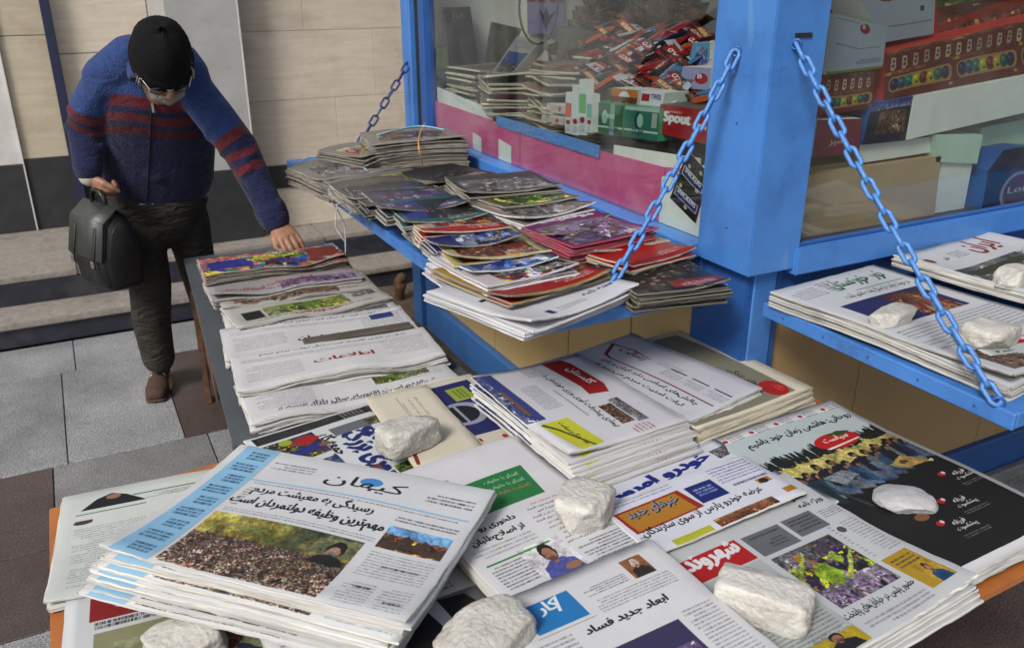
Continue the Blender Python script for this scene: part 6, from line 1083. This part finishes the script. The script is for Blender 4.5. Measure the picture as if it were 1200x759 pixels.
def knit_tone(co):
    d0, t0 = axis_param(co, tor, [r_[0] for r_ in trad]); d1, t1 = axis_param(co, armL, aLr); d2, t2 = axis_param(co, armR, aRr); d0 = d0*1.1
    out = np.zeros((len(co), 3)); w_ = np.argmin(np.c_[d0, d1, d2], 1)
    h = co[:, 2]+.10*(co[:, 0]-.27)+.008*np.sin(co[:, 0]*22); ht = np.array([Y(180, y_, 3.33).z for y_ in (112, 126, 133, 144, 150, 160, 166)]); out[:] = NAVY
    out[(w_ == 0) & (h > ht[0])] = BRIGHT; out[(w_ == 0) & (h <= ht[0]) & (h > ht[1])] = MAROON; out[(w_ == 0) & (h <= ht[2]) & (h > ht[3])] = MAROON; out[(w_ == 0) & (h <= ht[4]) & (h > ht[5])] = MAROON*.6; out[(w_ == 0) & (h <= ht[5])] = NAVY*(.8+.2*np.clip((h[(w_ == 0) & (h <= ht[5])]-.9)*3, 0, 1))[:, None]
    m1 = w_ == 1; out[m1 & (t1 < .52)] = BRIGHT; out[m1 & (t1 >= .52) & (t1 < .60)] = MAROON; out[m1 & (t1 >= .63) & (t1 < .67)] = MAROON*.7; out[m1 & (t1 >= .60) & (t1 < .63)] = NAVY*.6
    m2 = w_ == 2; out[m2 & (t2 < .50)] = BRIGHT
    for a, b in ((.50, .555), (.59, .64), (.675, .72)): out[m2 & (t2 >= a) & (t2 < b)] = MAROON*1.15
    out[m2 & (t2 >= .74)] = NAVY*1.15
    return out
tone(cd_me, knit_tone); card = mlink('cardigan', cd_me)
# collar, zip
clr = []
for k in range(15):
    a = PI*.80+(k/14)*PI*1.42; clr.append(neck1.lerp(neck0, .7)+Vector((.088*math.cos(a-PI*.02), .075*math.sin(a), .030-.035*(k/14-.5)**2*4+.0*k)))
vs, fs = tube_rings(clr, [(.011, .034)]*15, 10, (0, 0, 1)); cm = mesh('collar', vs, fs, M['knit'], True); tone(cm, lambda co: np.tile(BRIGHT*.9, (len(co), 1))); mlink('collar', cm)
zp = []
for k in range(16):
    t = k/15; px, py = 176-6*t+(-3), 118+t*117; q = Y(px, py, 3.2); 
    # slide on to the cloth
    dg = card.data; zp.append(q)
from mathutils.bvhtree import BVHTree
bv = BVHTree.FromPolygons([v.co for v in card.data.vertices], [tuple(p.vertices) for p in card.data.polygons])
zp2 = []
for k in range(16):
    t = k/15; d = ray(178-6*t, 120+t*114).normalized(); hit = bv.ray_cast(EYE, d)[0]
    if hit: zp2.append(hit-d*.001)
if len(zp2) > 2: mlink('zip', mesh('zip', *tube_rings(zp2, [(.004, .003)]*len(zp2), 6), M['black'], True)); mlink('zip_pull', bm_mesh('zip_pull', box_bm(zp2[0].x-.004, zp2[0].y-.008, zp2[0].z-.035, zp2[0].x+.004, zp2[0].y-.004, zp2[0].z, .001), M['steel']))
# shirt hem and wrist cuff
mlink('shirt_hem', mesh('shirt_hem', *tube_rings([tor[0]+Vector((.004, -.0, -.026)), tor[0]+Vector((.004, 0, -.008))], [(.186, .126), (.189, .128)], 28, X3), mat('pale grey shirt', (.42, .42, .44), .8, .1), True)); mlink('shirt_cuff', mesh('shirt_cuff', *tube_rings([wrL+Vector((0, 0, -.012)), wrL+Vector((0, 0, .016))], [.038, .040], 18, (0, 1, 0)), mat('cream cuff', (.5, .45, .4), .8, .1), True))
# trousers
L1 = [leg1[0]+Vector((0, 0, .03)), leg1[1], leg1[1].lerp(leg1[2], .5)+Vector((-.004, -.01, 0)), leg1[2], leg1[2].lerp(leg1[3], .5)+Vector((-.01, -.0, 0)), leg1[3]]; L2 = [leg2[0]+Vector((0, 0, .03)), leg2[1], leg2[1].lerp(leg2[2], .5), leg2[2], leg2[3]]
tf = []
for k in range(26):
    L_ = L1 if k % 3 else L2; t = rr_.uniform(.25, .98); n_ = len(L_)-1; i = min(n_-1, int(t*n_)); q = L_[i].lerp(L_[i+1], t*n_-i); a0 = rr_.uniform(-2.4, -.6); R_ = .088-.02*t; tf.append(([q+Vector((math.cos(a0+d), math.sin(a0+d), .30*d-.1))*R_*.9 for d in (0, .45, .9, 1.3)], [.005, .015, .013, .005], (0, 0, 1)))
tr_me = blend('trousers', [([tor[0]+Vector((0, 0, .03)), tor[0]+Vector((0, 0, -.06)), tor[0]+Vector((.01, .01, -.13))], [(.178, .12), (.185, .13), (.15, .12)], X3), (L1, [.112, .094, .088, .080, .074, .066], (0, 1, 0)), (L2, [.102, .092, .080, .074, .062], (0, 1, 0))]+tf, .0075, M['trouser'], 4, 24)
tone(tr_me, lambda co: np.array((.024, .0215, .0185))[None]+np.clip((.62-co[:, 2:3])*.03, 0, .012)*np.array((1.1, .95, .75))[None]); mlink('trousers', tr_me)
# shoes
def shoe(ax, toe_dir, parent_name):
    d = Vector(toe_dir).normalized(); sd_ = Vector((d.y, -d.x, 0)); b = Vector(ax); f = lambda l, s, u: b+d*l+sd_*s+Vector((0, 0, u))
    me = blend('shoe', [([f(-.09, 0, .045), f(-.05, 0, .05), f(.02, 0, .047), f(.09, .003, .038), f(.135, .006, .032)], [(.034, .040), (.037, .046), (.043, .042), (.047, .031), (.040, .024)], (0, 0, 1)), ([f(-.06, 0, .05), f(-.045, 0, .11)], [(.04, .045), (.036, .042)], d)], .005, M['shoe'], 3, 16); o = mlink('shoe', me)
    vs, fs = tube_rings([f(-.10, 0, .009), f(-.05, 0, .009), f(.03, 0, .009), (f(.10, .003, .009)), f(.150, .006, .010)], [(.036, .009), (.040, .009), (.045, .009), (.049, .009), (.038, .008)], 12); link('sole', mesh('sole', vs, fs, M['shoe'], True), o)
    for s in (-1, 1):
        for k in range(3): l = -.012+k*.026; vs, fs = tube_rings([f(l+.018, s*.047, .018), f(l+.004, s*.042, .045), f(l-.008, s*.024, .078)], [.0048]*3, 6); link('stripe', mesh('stripe', vs, fs, M['shoe_stripe'], True), o)
    for k in range(4): l = .0+k*.020; vs, fs = tube_rings([f(l, -.022, .086-l*.28), f(l+.006, 0, .093-l*.28), f(l, .022, .086-l*.28)], [.003]*3, 5); link('lace', mesh('lace', vs, fs, M['black'], True), o)
shoe((.190, 3.655, 0), (-.22, -1, 0), 's'); shoe((.47, 3.87, 0), (.1, -1, 0), 's')
# ------------------------------------------------------------------ briefcase
bc = Y(108, 300, 3.36); hz = .46; bag = empty('briefcase', (bc.x, bc.y, .44), 'black leather briefcase with a worn grey flap, hanging from the man\'s hand', 'briefcase', None, math.atan2(-.80, .60))
def prism_xz(nm, pts, y0, y1, mt, par, bev=.008, seg=3):
    b = bmesh.new(); A = [b.verts.new((x, y0, z)) for x, z in pts]; B = [b.verts.new((x, y1, z)) for x, z in pts]; n = len(pts); b.faces.new(A); b.faces.new(list(reversed(B)))
    for i in range(n): b.faces.new((A[i], B[i], B[(i+1) % n], A[(i+1) % n]))
    bmesh.ops.recalc_face_normals(b, faces=b.faces); bmesh.ops.bevel(b, geom=b.edges[:], offset=bev, segments=seg, affect='EDGES'); return link(nm, bm_mesh(nm, b, M[mt], True), par)
def prism_yz(nm, pts, x0, x1, mt, par, bev=.006, seg=3):
    b = bmesh.new(); A = [b.verts.new((x0, y, z)) for y, z in pts]; B = [b.verts.new((x1, y, z)) for y, z in pts]; n = len(pts); b.faces.new(A); b.faces.new(list(reversed(B)))
    for i in range(n): b.faces.new((A[i], B[i], B[(i+1) % n], A[(i+1) % n]))
    bmesh.ops.recalc_face_normals(b, faces=b.faces); bmesh.ops.bevel(b, geom=b.edges[:], offset=bev, segments=seg, affect='EDGES'); return link(nm, bm_mesh(nm, b, M[mt], True), par)
# local x: width; local -y: the flap side
prism_yz('case', [(-.065, 0), (.065, 0), (.075, .12), (.045, .26), (.0, .30), (-.05, .25), (-.078, .12)], -.155, .155, 'leather', bag, .012)
prism_yz('flap', [(-.083, .115), (-.090, .125), (-.060, .262), (.0, .312), (.05, .268), (.046, .258), (.0, .302), (-.054, .254)], -.162, .162, 'leather_g', bag, .002, 2)
for x in (-.1, .1): prism_yz('strap', [(-.093, .09), (-.097, .09), (-.096, .128), (-.068, .24), (-.064, .24), (-.092, .126)], x-.012, x+.012, 'leather', bag, .001, 1)
for x in (-.1, .1): link('buckle', bm_mesh('buckle', box_bm(x-.013, -.101, .095, x+.013, -.096, .12, .001), M['steel']), bag)
prism_yz('gusset', [(-.05, .02), (.05, .02), (.055, .12), (.03, .23), (0, .26), (-.03, .22), (-.058, .12)], .1551, .160, 'leather', bag, .002, 1)
tube('handle', [(-.065, 0, .305), (-.06, 0, .335), (-.035, 0, .355), (0, 0, .360), (.035, 0, .355), (.06, 0, .335), (.065, 0, .305)], [(.009, .006), (.009, .007), (.011, .008), (.012, .008), (.011, .008), (.009, .007), (.009, .006)], M['leather'], bag, 8)
grip = wrL+Vector((.045, -.035, -.085)); bag.scale = (.74, 1.0, .97); bag.rotation_euler = (0, 0, math.atan2(-.92, .40)); bag.location = (grip.x-.03, grip.y, grip.z-.318)
bpy.data.objects.remove(_to)
